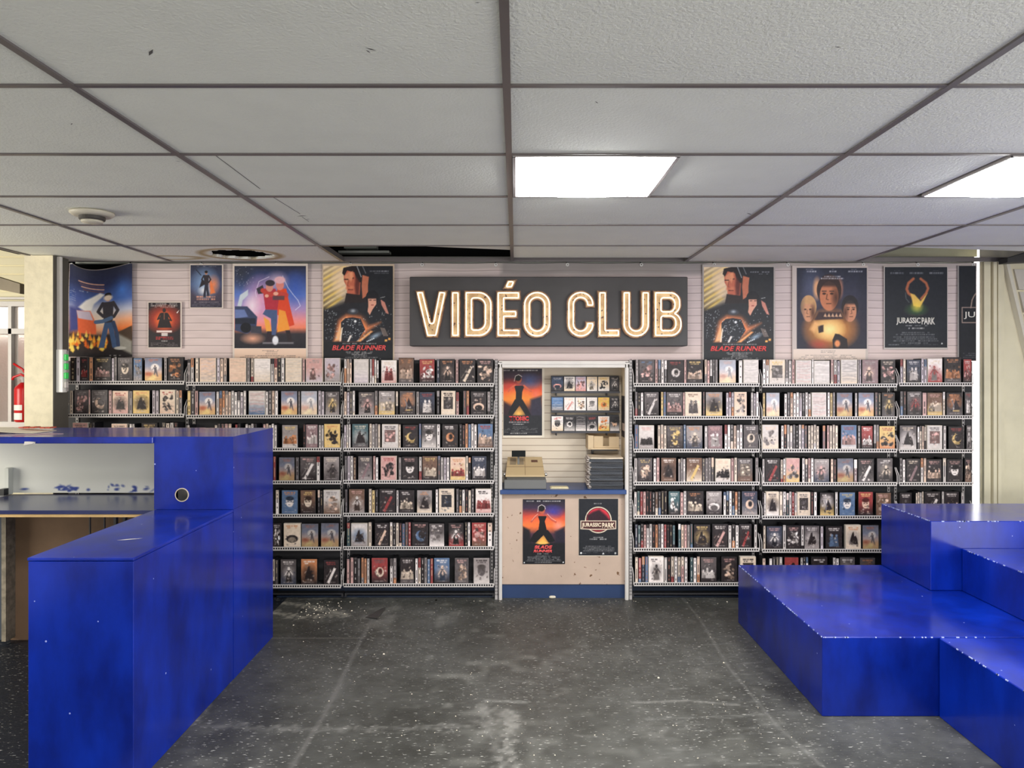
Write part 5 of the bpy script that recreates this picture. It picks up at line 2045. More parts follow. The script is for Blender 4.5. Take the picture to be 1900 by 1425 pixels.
def spine_cells(rng, key):
    base = np.array(PAL[key], float)
    n = 13
    out = np.zeros((n, 3, 3)) + base * rng.uniform(.88, 1.06)
    kind = rng.random()
    ink = np.array((60, 52, 56), float) if base.mean() > 120 else np.array(rng.choice([(214, 206, 200), (196, 90, 70), (206, 180, 120), (150, 150, 156)]), float)
    if kind < .35:      # band at the top or foot in another colour
        b2 = np.array(PAL[rng.choice('kwcrobgGe')], float)
        k = rng.randint(2, 5)
        out[(slice(0, k) if rng.random() < .5 else slice(n - k, n))] = b2
    for i in range(1, n - 1):
        if rng.random() < .55:
            out[i, 1] = out[i, 1] * .35 + ink * .65
    out[0] = out[0] * .8 + ink * .2
    return dusty(out, .45)


def spine_geo(m, px0, px1, yb, h, key, rng):
    x0, x1 = PX(px0 + .25, CASE_Y), PX(px1 - .25, CASE_Y)
    z0, z1 = PZ(yb, CASE_Y), PZ(yb - h, CASE_Y)
    dk = (.012, .012, .014)
    y0, y1 = CASE_Y, CASE_Y + .100
    A = np.clip(lin(spine_cells(rng, key)) * GAIN, 0, .92)
    e = (x1 - x0) * .1
    xs = [x0 + e, x0 + (x1 - x0) * .34, x0 + (x1 - x0) * .66, x1 - e]
    n = len(A)
    for i in range(n):
        za, zb = z1 - (z1 - z0) * i / n, z1 - (z1 - z0) * (i + 1) / n
        for j in range(3):
            m.quad((xs[j], y0, zb), (xs[j + 1], y0, zb), (xs[j + 1], y0, za), (xs[j], y0, za), color=tuple(A[i, j]))
    m.quad((x0, y0 + .0015, z0), (xs[0], y0, z0), (xs[0], y0, z1), (x0, y0 + .0015, z1), color=dk)
    m.quad((xs[3], y0, z0), (x1, y0 + .0015, z0), (x1, y0 + .0015, z1), (xs[3], y0, z1), color=dk)
    m.quad((x0, y0 + .0015, z0), (x0, y0 + .0015, z1), (x0, y1, z1), (x0, y1, z0), color=dk)
    m.quad((x1, y0 + .0015, z0), (x1, y1, z0), (x1, y1, z1), (x1, y0 + .0015, z1), color=dk)
    m.poly([(x0, y0 + .0015, z1), (xs[0], y0, z1), (xs[3], y0, z1), (x1, y0 + .0015, z1), (x1, y1, z1), (x0, y1, z1)], color=dk)
    m.poly([(x0, y1, z0), (x1, y1, z0), (x1, y0 + .0015, z0), (xs[3], y0, z0), (xs[0], y0, z0), (x0, y0 + .0015, z0)], color=dk)
    m.quad((x0, y1, z0), (x0, y1, z1), (x1, y1, z1), (x1, y1, z0), color=dk)


# each shelf row: 'f x0 x1 style' = case shown face-out; 's x0 x1 n colours' = n cases shown spine-out
UNITS = [
    dict(x=(126, 343), tag='column-side rack', lab='dark video rack standing next to the stone column, reaching behind the blue bar', strips=[710, 771, 832, 893, 955, 1017, 1086], rows=[
        's 130 140 1 k;s 141 149 1 l;f 149 164 kkrrP;s 165 173 1 o;f 174 206 kkpyP;s 207 217 2 lG;f 218 246 gkcGH;f 247 264 bGGoV;f 268 301 sky;s 304 310 1 G;f 311 340 kkooV',
        's 129 136 1 c;f 137 164 gkpGV;s 164 168 1 p;f 169 200 gkeGC;s 201 208 1 p;f 208 238 epkrS;s 239 246 1 G;f 246 278 yykoS;s 282 295 2 ll;f 296 325 cegrV;s 326 338 2 cG',
        'f 134 163 pekgV;s 166 176 2 kg;f 206 236 epkgF;s 240 250 2 cq;f 262 292 kkoyV;s 300 330 4 gcqk']),
    dict(x=(346, 634), tag='bar rack', lab='dark video rack whose lower part is hidden by the blue bar', strips=[712, 773, 834, 895, 957, 1018, 1088], rows=[
        's 346 360 2 Gq;s 362 369 1 c;f 370 401 ecloW;s 402 421 3 lee;f 425 457 eecqW;s 458 464 1 G;s 465 471 1 c;f 471 502 wcqcW;s 502 528 4 qekw;f 529 560 ccqyW;s 561 566 1 p;f 567 599 plpGF;f 602 631 lGplV',
        's 347 368 3 ygp;f 369 400 sky;s 401 457 10 wooeewwwlw;f 461 492 qbpyW;s 492 516 4 wgew;f 521 552 sky;s 553 557 1 G;f 558 589 skyp;s 590 602 2 ll;f 603 630 gGyqF',
        's 347 352 1 q;s 398 409 2 wq;s 410 430 3 gpe;s 436 446 2 gw;s 455 476 4 wqwp;s 488 514 5 pewwq;f 523 553 GqoyP;s 562 567 1 k;f 567 590 mmwwP;s 591 601 2 qq;f 601 632 yykoV',
        's 507 512 1 r;f 517 547 skyd;s 548 555 1 g;f 556 587 gkwpX;s 587 594 1 w;f 600 630 GgkcF',
        's 511 518 1 w;f 522 553 bbwoH;f 557 586 BkcyH;s 589 599 2 kk;f 600 631 qBeGV',
        'f 505 522 kkwwV;f 526 558 cckoA;f 559 591 skyd;f 595 629 skyd',
        's 505 516 2 cg;f 520 550 gnwwF;f 558 589 okkwS;f 600 629 kkwrX']),
    dict(x=(637, 917), tag='booth-left rack', lab='full-height dark video rack between the blue bar and the register booth', strips=[714, 773, 834, 894, 955, 1017, 1086], rows=[
        's 637 653 3 oee;f 656 684 qlwqW;s 686 703 4 wrww;f 707 736 wprcZ;f 739 768 BgeoP;f 778 807 rkwyV;s 810 816 1 n;f 816 844 kkeoF;s 845 851 1 p;f 852 882 kkcoX;f 885 915 kkepV',
        's 638 659 4 elgw;f 665 695 gGpcF;s 695 701 1 G;f 702 733 GycwP;s 734 739 1 c;f 741 771 gkooY;s 772 778 1 G;f 778 807 nkwrZ;s 810 816 1 k;f 818 845 ccgkR;s 846 852 1 p;s 859 871 2 go;f 873 903 kkewA;s 904 910 1 G',
        's 638 651 3 lqw;f 653 684 tgqcS;s 685 706 4 cqGc;f 708 739 qqpgR;s 739 744 1 c;f 747 776 kkyrC;s 777 782 1 b;f 782 810 gqwwH;s 810 817 1 w;f 820 850 kkowD;s 852 885 6 kkobww;f 886 915 bBerP',
        's 639 661 4 glqB;f 664 691 gGmcX;s 692 702 2 pw;f 706 736 ppkrV;s 739 745 1 G;f 745 776 kkwpH;s 777 783 1 q;f 783 812 BkcyP;s 812 834 4 gqlw;f 835 864 eyroP;s 864 869 1 c;s 869 874 1 k;f 875 903 nkwwP',
        's 640 645 1 g;f 647 677 BGqpF;s 684 702 3 cyk;f 703 734 kkrwX;s 735 740 1 q;f 740 769 kkcwP;f 773 802 GckoS;s 808 813 1 w;f 814 843 ccngR;s 846 880 6 gkwkcg;f 882 912 wprkP',
        's 643 650 1 t;f 651 682 qGbwS;s 683 690 1 c;f 695 722 kkewX;s 723 763 7 ckckbgr;f 764 795 kkbpC;f 796 825 gwGwV;f 832 861 krwpF;s 862 873 2 kw;f 875 903 rBpcV;s 904 914 1 w',
        's 643 649 1 p;s 650 669 3 pkg;s 670 686 3 ooq;f 689 720 rkcgD;s 723 736 2 qG;f 742 769 kgcwP;s 770 804 6 wckGbr;f 805 835 bkewF;f 843 870 ggepV;f 878 909 GqgkH']),
    dict(x=(1175, 1409), tag='booth-right rack', lab='full-height dark video rack between the register booth and the blue platforms', strips=[714, 775, 836, 897, 959, 1020, 1084], rows=[
        's 1179 1185 1 G;f 1185 1215 gkpbV;s 1215 1238 4 pgqg;f 1238 1269 kkqrD;s 1269 1274 1 p;f 1274 1305 kkeyP;s 1307 1332 5 epqgG;f 1334 1366 skyp;s 1370 1378 1 w;f 1379 1411 qqwlW',
        's 1178 1194 3 gkw;f 1195 1223 gkqwX;s 1226 1236 2 yb;f 1236 1267 gkpwP;s 1267 1271 1 p;f 1271 1302 ccgBZ;s 1304 1308 1 g;f 1309 1341 GykoS;s 1347 1362 3 lll;f 1362 1386 ecGgV;s 1393 1410 3 qlw',
        's 1177 1185 1 b;f 1185 1214 qGkpP;s 1220 1237 3 cec;f 1237 1268 gkyyV;s 1268 1273 1 b;f 1273 1304 GncoF;s 1307 1313 1 w;f 1313 1341 mmwpZ;s 1344 1378 6 wwgeww;f 1379 1409 ggcwD',
        's 1176 1183 1 q;f 1183 1211 gkeyV;s 1212 1224 2 qp;f 1226 1255 BBkwS;s 1258 1272 3 GGw;f 1273 1303 BcyqX;s 1303 1325 4 gGGg;f 1327 1356 cqkeP;s 1356 1368 2 pc;f 1368 1397 gBcqR;s 1401 1408 1 G',
        's 1176 1238 11 wtrpkkkBkkk;f 1240 1262 tkwwV;s 1262 1274 2 pw;f 1274 1306 kkcoP;f 1310 1340 GkwwA;s 1342 1374 6 wkwkog;f 1376 1406 nGepD',
        's 1178 1253 14 ntkpwqkogwrkkt;s 1258 1286 5 tepGt;f 1287 1318 kkyyS;f 1321 1351 kkpwX;s 1351 1371 3 qkw;f 1371 1395 kkrwX;s 1399 1405 1 q',
        's 1178 1203 4 crnb;f 1203 1232 wwkkF;s 1232 1276 7 wkcwcpw;s 1280 1299 3 twe;f 1300 1330 gkwpP;f 1338 1368 kkepV;f 1373 1403 cBgkR']),
    dict(x=(1413, 1664), tag='platform rack', lab='dark video rack rising behind the low blue platform', strips=[715, 776, 836, 898, 960, 1022, 1085], rows=[
        's 1415 1427 2 ww;f 1427 1457 cqGyR;s 1457 1475 3 Gqp;f 1476 1506 qqpeW;s 1506 1510 1 w;f 1510 1540 qqwqW;s 1541 1559 3 pql;f 1560 1591 qcGcW;s 1591 1598 2 Gl;f 1599 1630 mmeGF;f 1634 1662 kkpcV',
        's 1415 1420 1 y;f 1421 1447 skyp;s 1455 1505 9 wgewwlgqw;f 1506 1534 qqpcW;s 1535 1550 3 wyG;f 1552 1582 skym;s 1586 1591 1 q;f 1592 1622 sky;s 1623 1635 2 gk;f 1636 1661 kgyoF',
        'f 1414 1445 qcGeV;s 1449 1498 9 wkqwgkwlg;s 1499 1520 4 cccc;s 1526 1532 1 m;s 1534 1555 4 pccc;f 1560 1590 bqprP;s 1591 1597 1 g;f 1598 1620 rkwwP;s 1621 1631 2 qG;f 1631 1661 yokrV',
        's 1413 1419 1 q;f 1419 1448 kkrwX;s 1448 1458 2 cw;f 1458 1484 pyGpV;s 1488 1510 4 qgpw;f 1510 1539 GnpqF;s 1541 1552 2 ek;f 1553 1584 skyd;s 1584 1591 1 m;f 1592 1622 kgwpX;f 1627 1657 gkcwF',
        's 1414 1421 2 kw;f 1421 1446 cwkgS;s 1446 1459 2 cw;s 1459 1479 4 twrw;f 1479 1504 ccggR;s 1504 1516 2 kw;f 1521 1548 kywwY;s 1549 1555 1 q;f 1557 1587 bbwyH;f 1592 1620 rkeyH;f 1625 1654 BBepV',
        's 1416 1421 1 c;f 1422 1452 nkwpF;s 1452 1459 1 q;f 1459 1486 kkwpV;s 1486 1492 1 q;f 1492 1521 gGqwS;s 1522 1528 1 l;f 1532 1563 kkbwZ;f 1569 1598 ccGoS;f 1600 1631 skyd',
        's 1413 1421 1 c;s 1427 1452 4 wkgw;f 1455 1482 rBkrV;s 1485 1500 3 qkw;f 1505 1536 kkwwZ;s 1545 1557 2 ww;f 1558 1587 ggqqF;f 1595 1624 gkooS']),
    dict(x=(1667, 1804.5), tag='gap-side rack', lab='narrow dark video rack ending at the bright vertical gap', strips=[713, 774, 837, 898, 960, 1020, 1084], rows=[
        's 1670 1681 2 lc;f 1682 1709 nkwwZ;s 1709 1720 2 ll;f 1721 1749 wrrcF;f 1752 1784 kgooP;f 1787 1803 rkpqV',
        's 1670 1682 2 gk;f 1683 1711 gkrwF;s 1711 1720 1 p;f 1720 1749 BycpP;s 1749 1754 1 c;f 1756 1786 kgooY;f 1790 1803 gkwrZ',
        'f 1669 1701 gqwcS;s 1702 1719 4 wcec;f 1720 1749 qqpgR;s 1750 1756 1 q;f 1760 1789 kkyrC;f 1793 1803 ggwwF',
        's 1669 1680 2 gw;f 1681 1708 kkmcX;s 1708 1719 2 qe;f 1719 1748 kkepP;s 1749 1756 1 q;f 1757 1786 kkwpH;f 1790 1803 kBepV',
        'f 1669 1692 kkgwF;s 1699 1714 4 ccqc;f 1715 1746 kkwwX;s 1747 1752 1 q;f 1752 1780 kgewP;s 1783 1789 1 q']),
]

M_rail = mat('price_rail_light', (205, 198, 194), .45)
M_slot = mat('rail_slot_dark', (30, 28, 30), .8, spec=.1)
M_shelfm = mat('shelf_grey_enamel', (70, 69, 71), .5)
SPINES = []
NFACE = 0
for ui, U in enumerate(UNITS):
    a, b = U['x']
    t = thing('video_rack', (PX((a + b) / 2, 5.05), 5.05, 0), U['lab'], 'shelving rack', 'video racks against the backdrop')
    m = MB()
    m.box(PX(a, 4.96), PX(b, 4.96), 5.072, 5.078, .03, PZ(668, 5.08))
    m.box(PX(a, 4.96), PX(b, 4.96), 5.0, 5.072, .03, .04)
    m.box(PX(a, 4.96), PX(a, 4.96) + .012, 5.0, 5.072, 0.013, .03)
    m.box(PX(b, 4.96) - .012, PX(b, 4.96), 5.0, 5.072, 0.013, .03)
    m.build('back_panel', M_dark, t)
    for px in ((a + 5, b - 5)):
        m = MB()
        x = PX(px, 4.99)
        m.box(x - .009, x + .009, 5.0635, 5.0715, .0, PZ(690, 5.06), 0)
        for k in range(60):
            z = .05 + k * .026
            if z < PZ(700, 5.06):
                m.box(x - .004, x + .004, 5.063, 5.0636, z, z + .012, 1)
        m.build('upright', [M_greymetal, M_slot], t)
    for r in range(7):
        ys = U['strips'][r]
        zt = PZ(ys - 3.2, CASE_Y) - .0006
        x0, x1 = PX(a + 1, 4.96), PX(b - 1, 4.96)
        m = MB()
        m.box(x0, x1, 4.957, 5.070, zt - .012, zt)
        sh = m.build('shelf', M_shelfm, t)
        m = MB()
        zc = PZ(ys, 4.951)
        m.box(x0, x1, 4.951, 4.9565, zc - .0135, zc + .0125, 0)
        n = int((x1 - x0) / .0168)
        for k in range(n):
            xx = x0 + .004 + k * (x1 - x0 - .006) / n
            m.box(xx, xx + .0105, 4.9500, 4.9511, zc - .005, zc + .0065, 1)
        m.build('price_rail', [M_rail, M_slot], sh)
        for (xe, sg) in ((x0 - .0032, 1), (x1 + .0032, -1)):
            m = MB()
            m.tube([(xe, 4.953, zt - .01), (xe, 4.955, zt + .05), (xe - sg * .002, 4.99, zt + .10)], .0026, 5)
            m.build('shelf_end', M_rail, sh)
    for r, row in enumerate(U['rows']):
        yb = U['strips'][r] - 3.2
        hh = 44.5 if r < 6 else 48.0
        nf = ns = 0
        for it in row.split(';'):
            q = it.split()
            if q[0] == 'f':
                x0, x1, st = max(float(q[1]), a + 1.3), min(float(q[2]), b - 1.3), q[3]
                seed = ui * 1000 + r * 100 + nf
                if st[:3] == 'sky':
                    d = {'': 'bright', 'p': 'pale', 'd': 'dim', 'm': 'hazy'}[st[3:]] + ' blue-to-orange cover'
                else:
                    d = '%s cover with %s %s' % (CNAME[st[0]], CNAME[st[2]] if st[4] not in 'SY' else 'a', MNAME[st[4]])
                lab = 'video case, %s, %s face-out, %s shelf, %s' % (d, ORD[nf], SHELF[r], U['tag'])
                hgt = hh - R.choice([0, 0, 0, 1, 2]) + (2.5 if st in ('BgeoP', 'kgooP') else 0)
                if x1 - x0 < 24 and st not in ('BgeoP',) and x1 > 1800:
                    pass
                face_case(x0, x1, yb, hgt, st, seed, lab, math.radians(R.uniform(-.35, .35)))
                nf += 1
                NFACE += 1
            else:
                x0, x1, n, pal = max(float(q[1]), a + 1.3), min(float(q[2]), b - 1.3), int(q[3]), q[4]
                w = (x1 - x0) / n
                for k in range(n):
                    SPINES.append((w + R.random() * .8, x0 + k * w, x0 + (k + 1) * w, yb, hh - R.choice([0, 0, 1, 1.5, 2.5]), pal[k % len(pal)], r, U['tag'], ns))
                    ns += 1
NSP = 300 - NFACE
order = sorted(range(len(SPINES)), key=lambda i: -SPINES[i][0])
solo = set(order[:NSP])
rest = MB()
for i, (_w, x0, x1, yb, h, key, r, utag, ns) in enumerate(SPINES):
    rng = random.Random(i * 7 + 3)
    if i in solo:
        m = MB()
        spine_geo(m, x0, x1, yb, h, key, rng)
        o = m.build('video_case', M_cover)
        tag(o, '%s spine-out video case, %s spine, %s shelf, %s' % (CNAME[key], ORD[ns], SHELF[r], utag), 'video case', 'video cases on the racks')
    else:
        spine_geo(rest, x0, x1, yb, h, key, rng)
o = rest.build('video_case_spines', M_cover)
tag(o, 'slim video cases standing spine-out between the face-out ones on all racks', 'video cases', 'video cases on the racks', 'stuff')

# slotted steel uprights flanking the booth
for px, lab in ((921, 'slotted light steel post between the booth frame and the rack on the bar side'), (1170, 'slotted light steel post between the booth frame and the rack on the platform side')):
    m = MB()
    x = PX(px, 4.99)
    m.box(x - .0095, x + .0095, 4.985, 5.07, 0, PZ(668, 4.99), 0)
    for k in range(74):
        z = .03 + k * .0226
        for dx in (-.0045, .0045):
            m.box(x + dx - .0018, x + dx + .0018, 4.9843, 4.985, z, z + .012, 1)
    tag(m.build('slotted_post', [M_greymetal, M_slot]), lab, 'steel post', 'slotted posts beside the booth')

# ------------------------------------------------------------------ register booth
YB = 5.30
bx0, bx1 = PX(925, 5.0), PX(1166, 5.0)
t = thing('register_booth', ((bx0 + bx1) / 2, 5.1, 0), 'recessed cream register booth with white frame and slatted back wall', 'booth')
M_bslat = mat('booth_slat_paint', (216, 202, 182), .55)
M_bgroove = mat('booth_groove', (150, 132, 112), .7)
m = MB()
m.box(bx0 - .01, bx1 + .0, YB, YB + .03, .70, PZ(672, YB), 0)
for yy in (703, 712, 728, 742, 752, 766, 781, 797, 813, 826, 836, 851, 860, 874, 885, 895):
    m.box(bx0, bx1 - .01, YB - .0012, YB + .001, PZ(yy + .8, YB), PZ(yy - .2, YB), 1)
m.build('slatted_back', [M_bslat, M_bgroove], t)
m = MB()
m.box(PX(1160, 5.1), PX(1160, 5.1) + .0095, 5.0, YB - .001, .776, PZ(676, 5.0))
m.build('side_lining', mat('warm_cream_lining', (236, 216, 182), .5), t)
m = MB()
m.box(PX(930, 5.0) - .012, PX(930, 5.0), 5.0, YB - .001, .776, PZ(676, 5.0))
m.build('side_lining', M_white, t)
m = MB()
m.box(bx0 + .006, bx1 - .006, 5.0, YB - .001, PZ(681, 5.0) + .001, PZ(676, 5.0) )
m.build('top_lining', M_white, t)
for a, b in ((925.5, 931.5), (1159.5, 1166)):
    m = MB()
    m.box(PX(a, 4.985), PX(b, 4.985), 4.975, 5.0, 0, PZ(672, 4.98))
    m.box(PX(a + 1.6, 4.985), PX(b - 1.6, 4.985), 4.970, 4.975, 0, PZ(674, 4.98))
    m.build('frame_post', M_white, t)
m = MB()
m.box(PX(925.5, 4.985), PX(1166, 4.985), 4.975, 5.0, PZ(682, 4.98), PZ(670, 4.98))
m.box(PX(924, 4.985), PX(1168, 4.985), 4.968, 4.975, PZ(676, 4.98), PZ(673, 4.98))
m.build('frame_header', M_white, t)
m = MB()
m.box(PX(931, 5.01), PX(1160, 5.01), 5.01, 5.03, .10, .755)
m.build('front_panel', cream_panel_mat(), t)
m = MB()
m.box(PX(931, 5.02), PX(1160, 5.02), 5.02, 5.035, .0, .099)
m.build('kickboard', mat('navy_kickboard', (36, 58, 98), .5, noise=.15), t)
m = MB()
m.box(PX(928, 4.965), PX(1162.5, 4.965), 4.96, YB - .002, .744, .774, bev=.002)
m.build('counter_ledge', mat('blue_ledge', (44, 72, 124), .35, noise=.12), t)

SZ = .7745
# cash register
t = thing('cash_register', (PX(974, 5.1), 5.1, SZ), 'beige and grey cash register on the blue booth ledge', 'cash register')
cx_ = PX(974.5, 4.99)
M_beige = mat('register_beige', (190, 166, 126), .5)
m = MB()
m.box(cx_ - .149, cx_ + .149, 4.99, 5.24, SZ, SZ + .066, bev=.004)
m.build('cash_drawer', mat('register_grey', (108, 108, 106), .5, noise=.08), t)
m = MB()
m.box(cx_ - .130, cx_ + .134, 5.01, 5.23, SZ + .066, SZ + .086)
m.build('plinth', mat('dark_plinth', (80, 76, 70), .6), t)
zb, zf = SZ + .180, SZ + .098
m = MB()
m.hexa([(cx_ - .138, 5.0, SZ + .086), (cx_ + .138, 5.0, SZ + .086), (cx_ + .138, 5.23, SZ + .086), (cx_ - .138, 5.23, SZ + .086),
        (cx_ - .138, 5.0, zf), (cx_ + .138, 5.0, zf), (cx_ + .126, 5.23, zb + .02), (cx_ - .126, 5.23, zb + .02)])
m.build('body', M_beige, t)


def onslope(u, v, d=.0015):
    """Point on the sloping face: u across 0..1, v up 0..1."""
    w_ = .138 + (.126 - .138) * v
    n_ = Vector((0, -(zb + .02 - zf), .23)).normalized()
    p = Vector((cx_ - w_ + 2 * w_ * u, 5.0 + .23 * v, zf + (zb + .02 - zf) * v)) + n_ * d
    return tuple(p)


for (u0, u1, v0, v1, nm, mm_) in ((.08, .25, .56, .92, 'keypad_window', mat('register_window', (140, 124, 100), .4)), (.31, .47, .56, .92, 'keypad_window', MATS['register_window']),
                                  (.68, .86, .70, .82, 'badge', mat('register_badge', (96, 62, 48), .4))):
    m = MB()
    m.hexa([onslope(u0, v0, 0), onslope(u1, v0, 0), onslope(u1, v1, 0), onslope(u0, v1, 0), onslope(u0, v0), onslope(u1, v0), onslope(u1, v1), onslope(u0, v1)])
    m.build(nm, mm_, t)
m = MB()
for (u0, u1, v0, v1) in ((.0, 1, .44, .46), (.495, .505, .0, 1.0)):
    m.hexa([onslope(u0, v0, 0), onslope(u1, v0, 0), onslope(u1, v1, 0), onslope(u0, v1, 0), onslope(u0, v0, .0008), onslope(u1, v0, .0008), onslope(u1, v1, .0008), onslope(u0, v1, .0008)])
m.build('cover_seams', mat('seam_brown', (120, 98, 70), .6), t)
m = MB()
m.box(PX(949.5, 5.12), PX(975, 5.12), 5.10, 5.13, PZ(847, 5.12), PZ(836, 5.12), bev=.002)
dsp = m.build('display', mat('display_black', (16, 20, 22), .6, spec=.2), t)
m = MB()
xx = PX(962, 5.13)
m.box(xx - .007, xx + .007, 5.131, 5.145, zf + .04, PZ(846, 5.12))
m.build('display_pole', mat('register_grey', (108, 108, 106), .5), t)
for sx in (-1, 1):
    m = MB()
    m.lathe(0, 0, [(.010, 0), (.012, .004), (.012, .014), (.008, .018)], 16)
    m.v = [(cx_ + sx * (.138 + p[2]), 5.03 + p[0], SZ + .10 + p[1]) for p in m.v]
    m.build('side_knob', mat('chrome', (210, 208, 204), .15, metal=1.0), t, smooth=True)

m = MB()
m.box(PX(1021, 5.03), PX(1055, 5.03), 5.02, 5.10, SZ, SZ + .004, 0)
m.box(PX(1023, 5.03), PX(1053, 5.03), 5.025, 5.095, SZ + .004, SZ + .008, 0)
tag(m.build('receipt_pad', mat('cream_pad', (228, 216, 176), .6, noise=.15, nscale=40)), 'flat cream receipt pad on the blue ledge beside the register', 'pad')

# tall stack of magazines
rr = random.Random(5)
z = SZ
N = 21
M_mag = [mat('dark_magazine_%s' % c, v, .35) for c, v in (('slate', (54, 56, 62)), ('black', (38, 38, 42)), ('steel', (74, 78, 86)), ('ink', (46, 50, 58)))]
M_pages = mat('magazine_pages', (214, 204, 196), .7)
for k in range(N):
    th = .0102
    x0, x1 = PX(1096, 5.0) + rr.uniform(-.010, .006), PX(1156, 5.0) + rr.uniform(-.006, .002)
    y0, y1 = 4.995 + rr.uniform(-.006, .006), 5.20 + rr.uniform(-.01, .01)
    last = k == N - 1
    m = MB()
    n = 8
    for i in range(n):
        xa, xb = x0 + (x1 - x0) * i / n, x0 + (x1 - x0) * (i + 1) / n
        wa, wb = .0008 * math.sin(i * .8 + k), .0008 * math.sin((i + 1) * .8 + k)
        m.hexa([(xa, y0, z + .0009 + wa), (xb, y0, z + .0009 + wb), (xb, y1, z + .0009 + wb), (xa, y1, z + .0009 + wa),
                (xa, y0, z + th - .0009 + wa), (xb, y0, z + th - .0009 + wb), (xb, y1, z + th - .0009 + wb), (xa, y1, z + th - .0009 + wa)])
    o = m.build('magazine', mat('pale_magazine', (224, 208, 184), .5, noise=.25, nscale=12) if last else M_mag[k % 4], origin=((x0 + x1) / 2, (y0 + y1) / 2, z))
    m = MB()
    for j in range(3):
        zz = z + .002 + j * .0025
        m.hexa([(x0 - .012 - rr.uniform(0, .008), y0 + .002, zz + rr.uniform(-.001, .003)), (x0 - .0002, y0 + .002, zz), (x0 - .0002, y1 - .004, zz), (x0 - .012 - rr.uniform(0, .006), y1 - .004, zz + rr.uniform(-.001, .003)),
                (x0 - .012 - rr.uniform(0, .008), y0 + .002, zz + .0022), (x0 - .0002, y0 + .002, zz + .0012), (x0 - .0002, y1 - .004, zz + .0012), (x0 - .012, y1 - .004, zz + .0022)])
    m.build('page_edges', M_pages, o)
    if last:
        tag(o, 'pale cream magazine lying on top of the tall dark stack on the booth ledge', 'magazine', 'stacked magazines on the booth ledge')
    else:
        tag(o, 'dark magazine in the tall stack on the booth ledge', 'magazine', 'dark magazines stacked on the booth ledge')
    z += th + .0004

# three wall shelves with magazines standing face-out
MX = [(1023.7, 1044.7), (1046.8, 1066.6), (1068.2, 1087), (1089, 1108), (1110, 1130.6), (1132, 1149)]
MS = [['nkpwA', 'wckgS', 'lpppV', 'cwGqF', 'cwkyV', 'kkwwF'], ['bGwqW', 'wwpeX', 'wweeV', 'wqGqH', 'ycopD', 'kkwwF'], ['wckrH', 'kqwwD', 'kwwqW', 'kwGrA', 'wyooV', 'kwekH']]
ROWM = [(699, 725.5, 725.5, 729.5), (737.5, 761.5, 761.5, 765.5), (772.5, 799.3, 799.3, 803.5)]
RN = ['top', 'middle', 'bottom']
YM = 5.22
for r, (ya, yb, sa, sb_) in enumerate(ROWM):
    t = thing('wall_shelf', (PX(1086, YM), YM, PZ(sb_, YM)), 'narrow dark %s shelf holding magazines in the booth' % RN[r], 'shelf', 'magazine shelves in the booth')
    m = MB()
    m.box(PX(1022.5, YM), PX(1149.5, YM), YM - .012, YM + .055, PZ(sb_, YM) , PZ(sa, YM) - .0012)
    m.build('board', mat('dark_slate_shelf', (60, 60, 66), .5), t)
    m = MB()
    m.box(PX(1022.5, YM), PX(1149.5, YM), YM + .030, YM + .036, PZ(sa, YM), PZ(ya - 2, YM))
    m.build('back_rest', MATS['dark_slate_shelf'], t)
    for px in (1032, 1126):
        m = MB()
        x = PX(px, 5.25)
        m.box(x - .004, x + .004, YM + .02, YB - .001, PZ(sb_ + 5, YM), PZ(sb_, YM))
        m.build('bracket', M_black, t)
    for i, (a, b) in enumerate(MX):
        x0, x1 = PX(a, YM), PX(b, YM)
        z0, z1 = PZ(yb, YM), PZ(ya, YM)
        st = MS[r][i]
        m = MB()
        m.box(x0, x1, YM + .0016, YM + .006, z0, z1)
        o = m.build('magazine', M_pages, origin=((x0 + x1) / 2, YM, z0))
        tag(o, 'magazine with %s and %s cover, %s on the %s booth shelf' % (CNAME[st[0]], CNAME[st[2]], ORD[i], RN[r]), 'magazine', 'magazines on the booth shelves')
        panel(cover(st, 9000 + r * 10 + i, 16, 22).a, x0, x1, z0, z1, YM, 'cover', M_cover, o)

# wooden letter tray below the shelves
YT = 5.12
t = thing('letter_tray', (PX(1120, YT), YT + .05, PZ(835, YT)), 'pale wooden letter tray with a notched front, under the magazine shelves', 'letter tray')
M_ply = mat('pale_plywood', (206, 182, 146), .6, noise=.12, nscale=4)
a, b, zt, zb_ = PX(1091, YT), PX(1149.5, YT), PZ(808, YT), PZ(834, YT)
m = MB()
m.box(a, b, YT, YB - .004, zb_, zb_ + .010)
m.build('base_board', M_ply, t)
m = MB()
m.box(a, a + .008, YT, YB - .004, zb_ + .0102, zt)
m.box(a, PX(1101, YT), YT - .006, YT, zb_ + .0102, zt)
m.build('side_board', M_ply, t)
m = MB()
nx0, nx1 = PX(1120, YT), PX(1131, YT)
m.box(PX(1102.5, YT), nx0, YT + .03, YT + .038, zb_ + .0102, zt - .008)
m.box(nx1, b, YT + .03, YT + .038, zb_ + .0102, zt - .012)
m.box(nx0, nx1, YT + .03, YT + .038, zb_ + .0102, zb_ + .022)
m.build('notched_front', M_ply, t)
m = MB()
m.box(a, b, YB - .012, YB - .004, zb_ + .0102, zt + .01)
m.build('back_board', mat('shaded_ply', (190, 164, 128), .6), t)
m = MB()
m.box(PX(1098, YT), PX(1146, YT), YT - .002, YT + .004, zb_ - .008, zb_ - .0005)
m.box(PX(1098, 5.26), PX(1101, 5.26), 5.25, YB - .002, PZ(848, 5.26), zb_ - .008)
m.build('support', M_black, t)

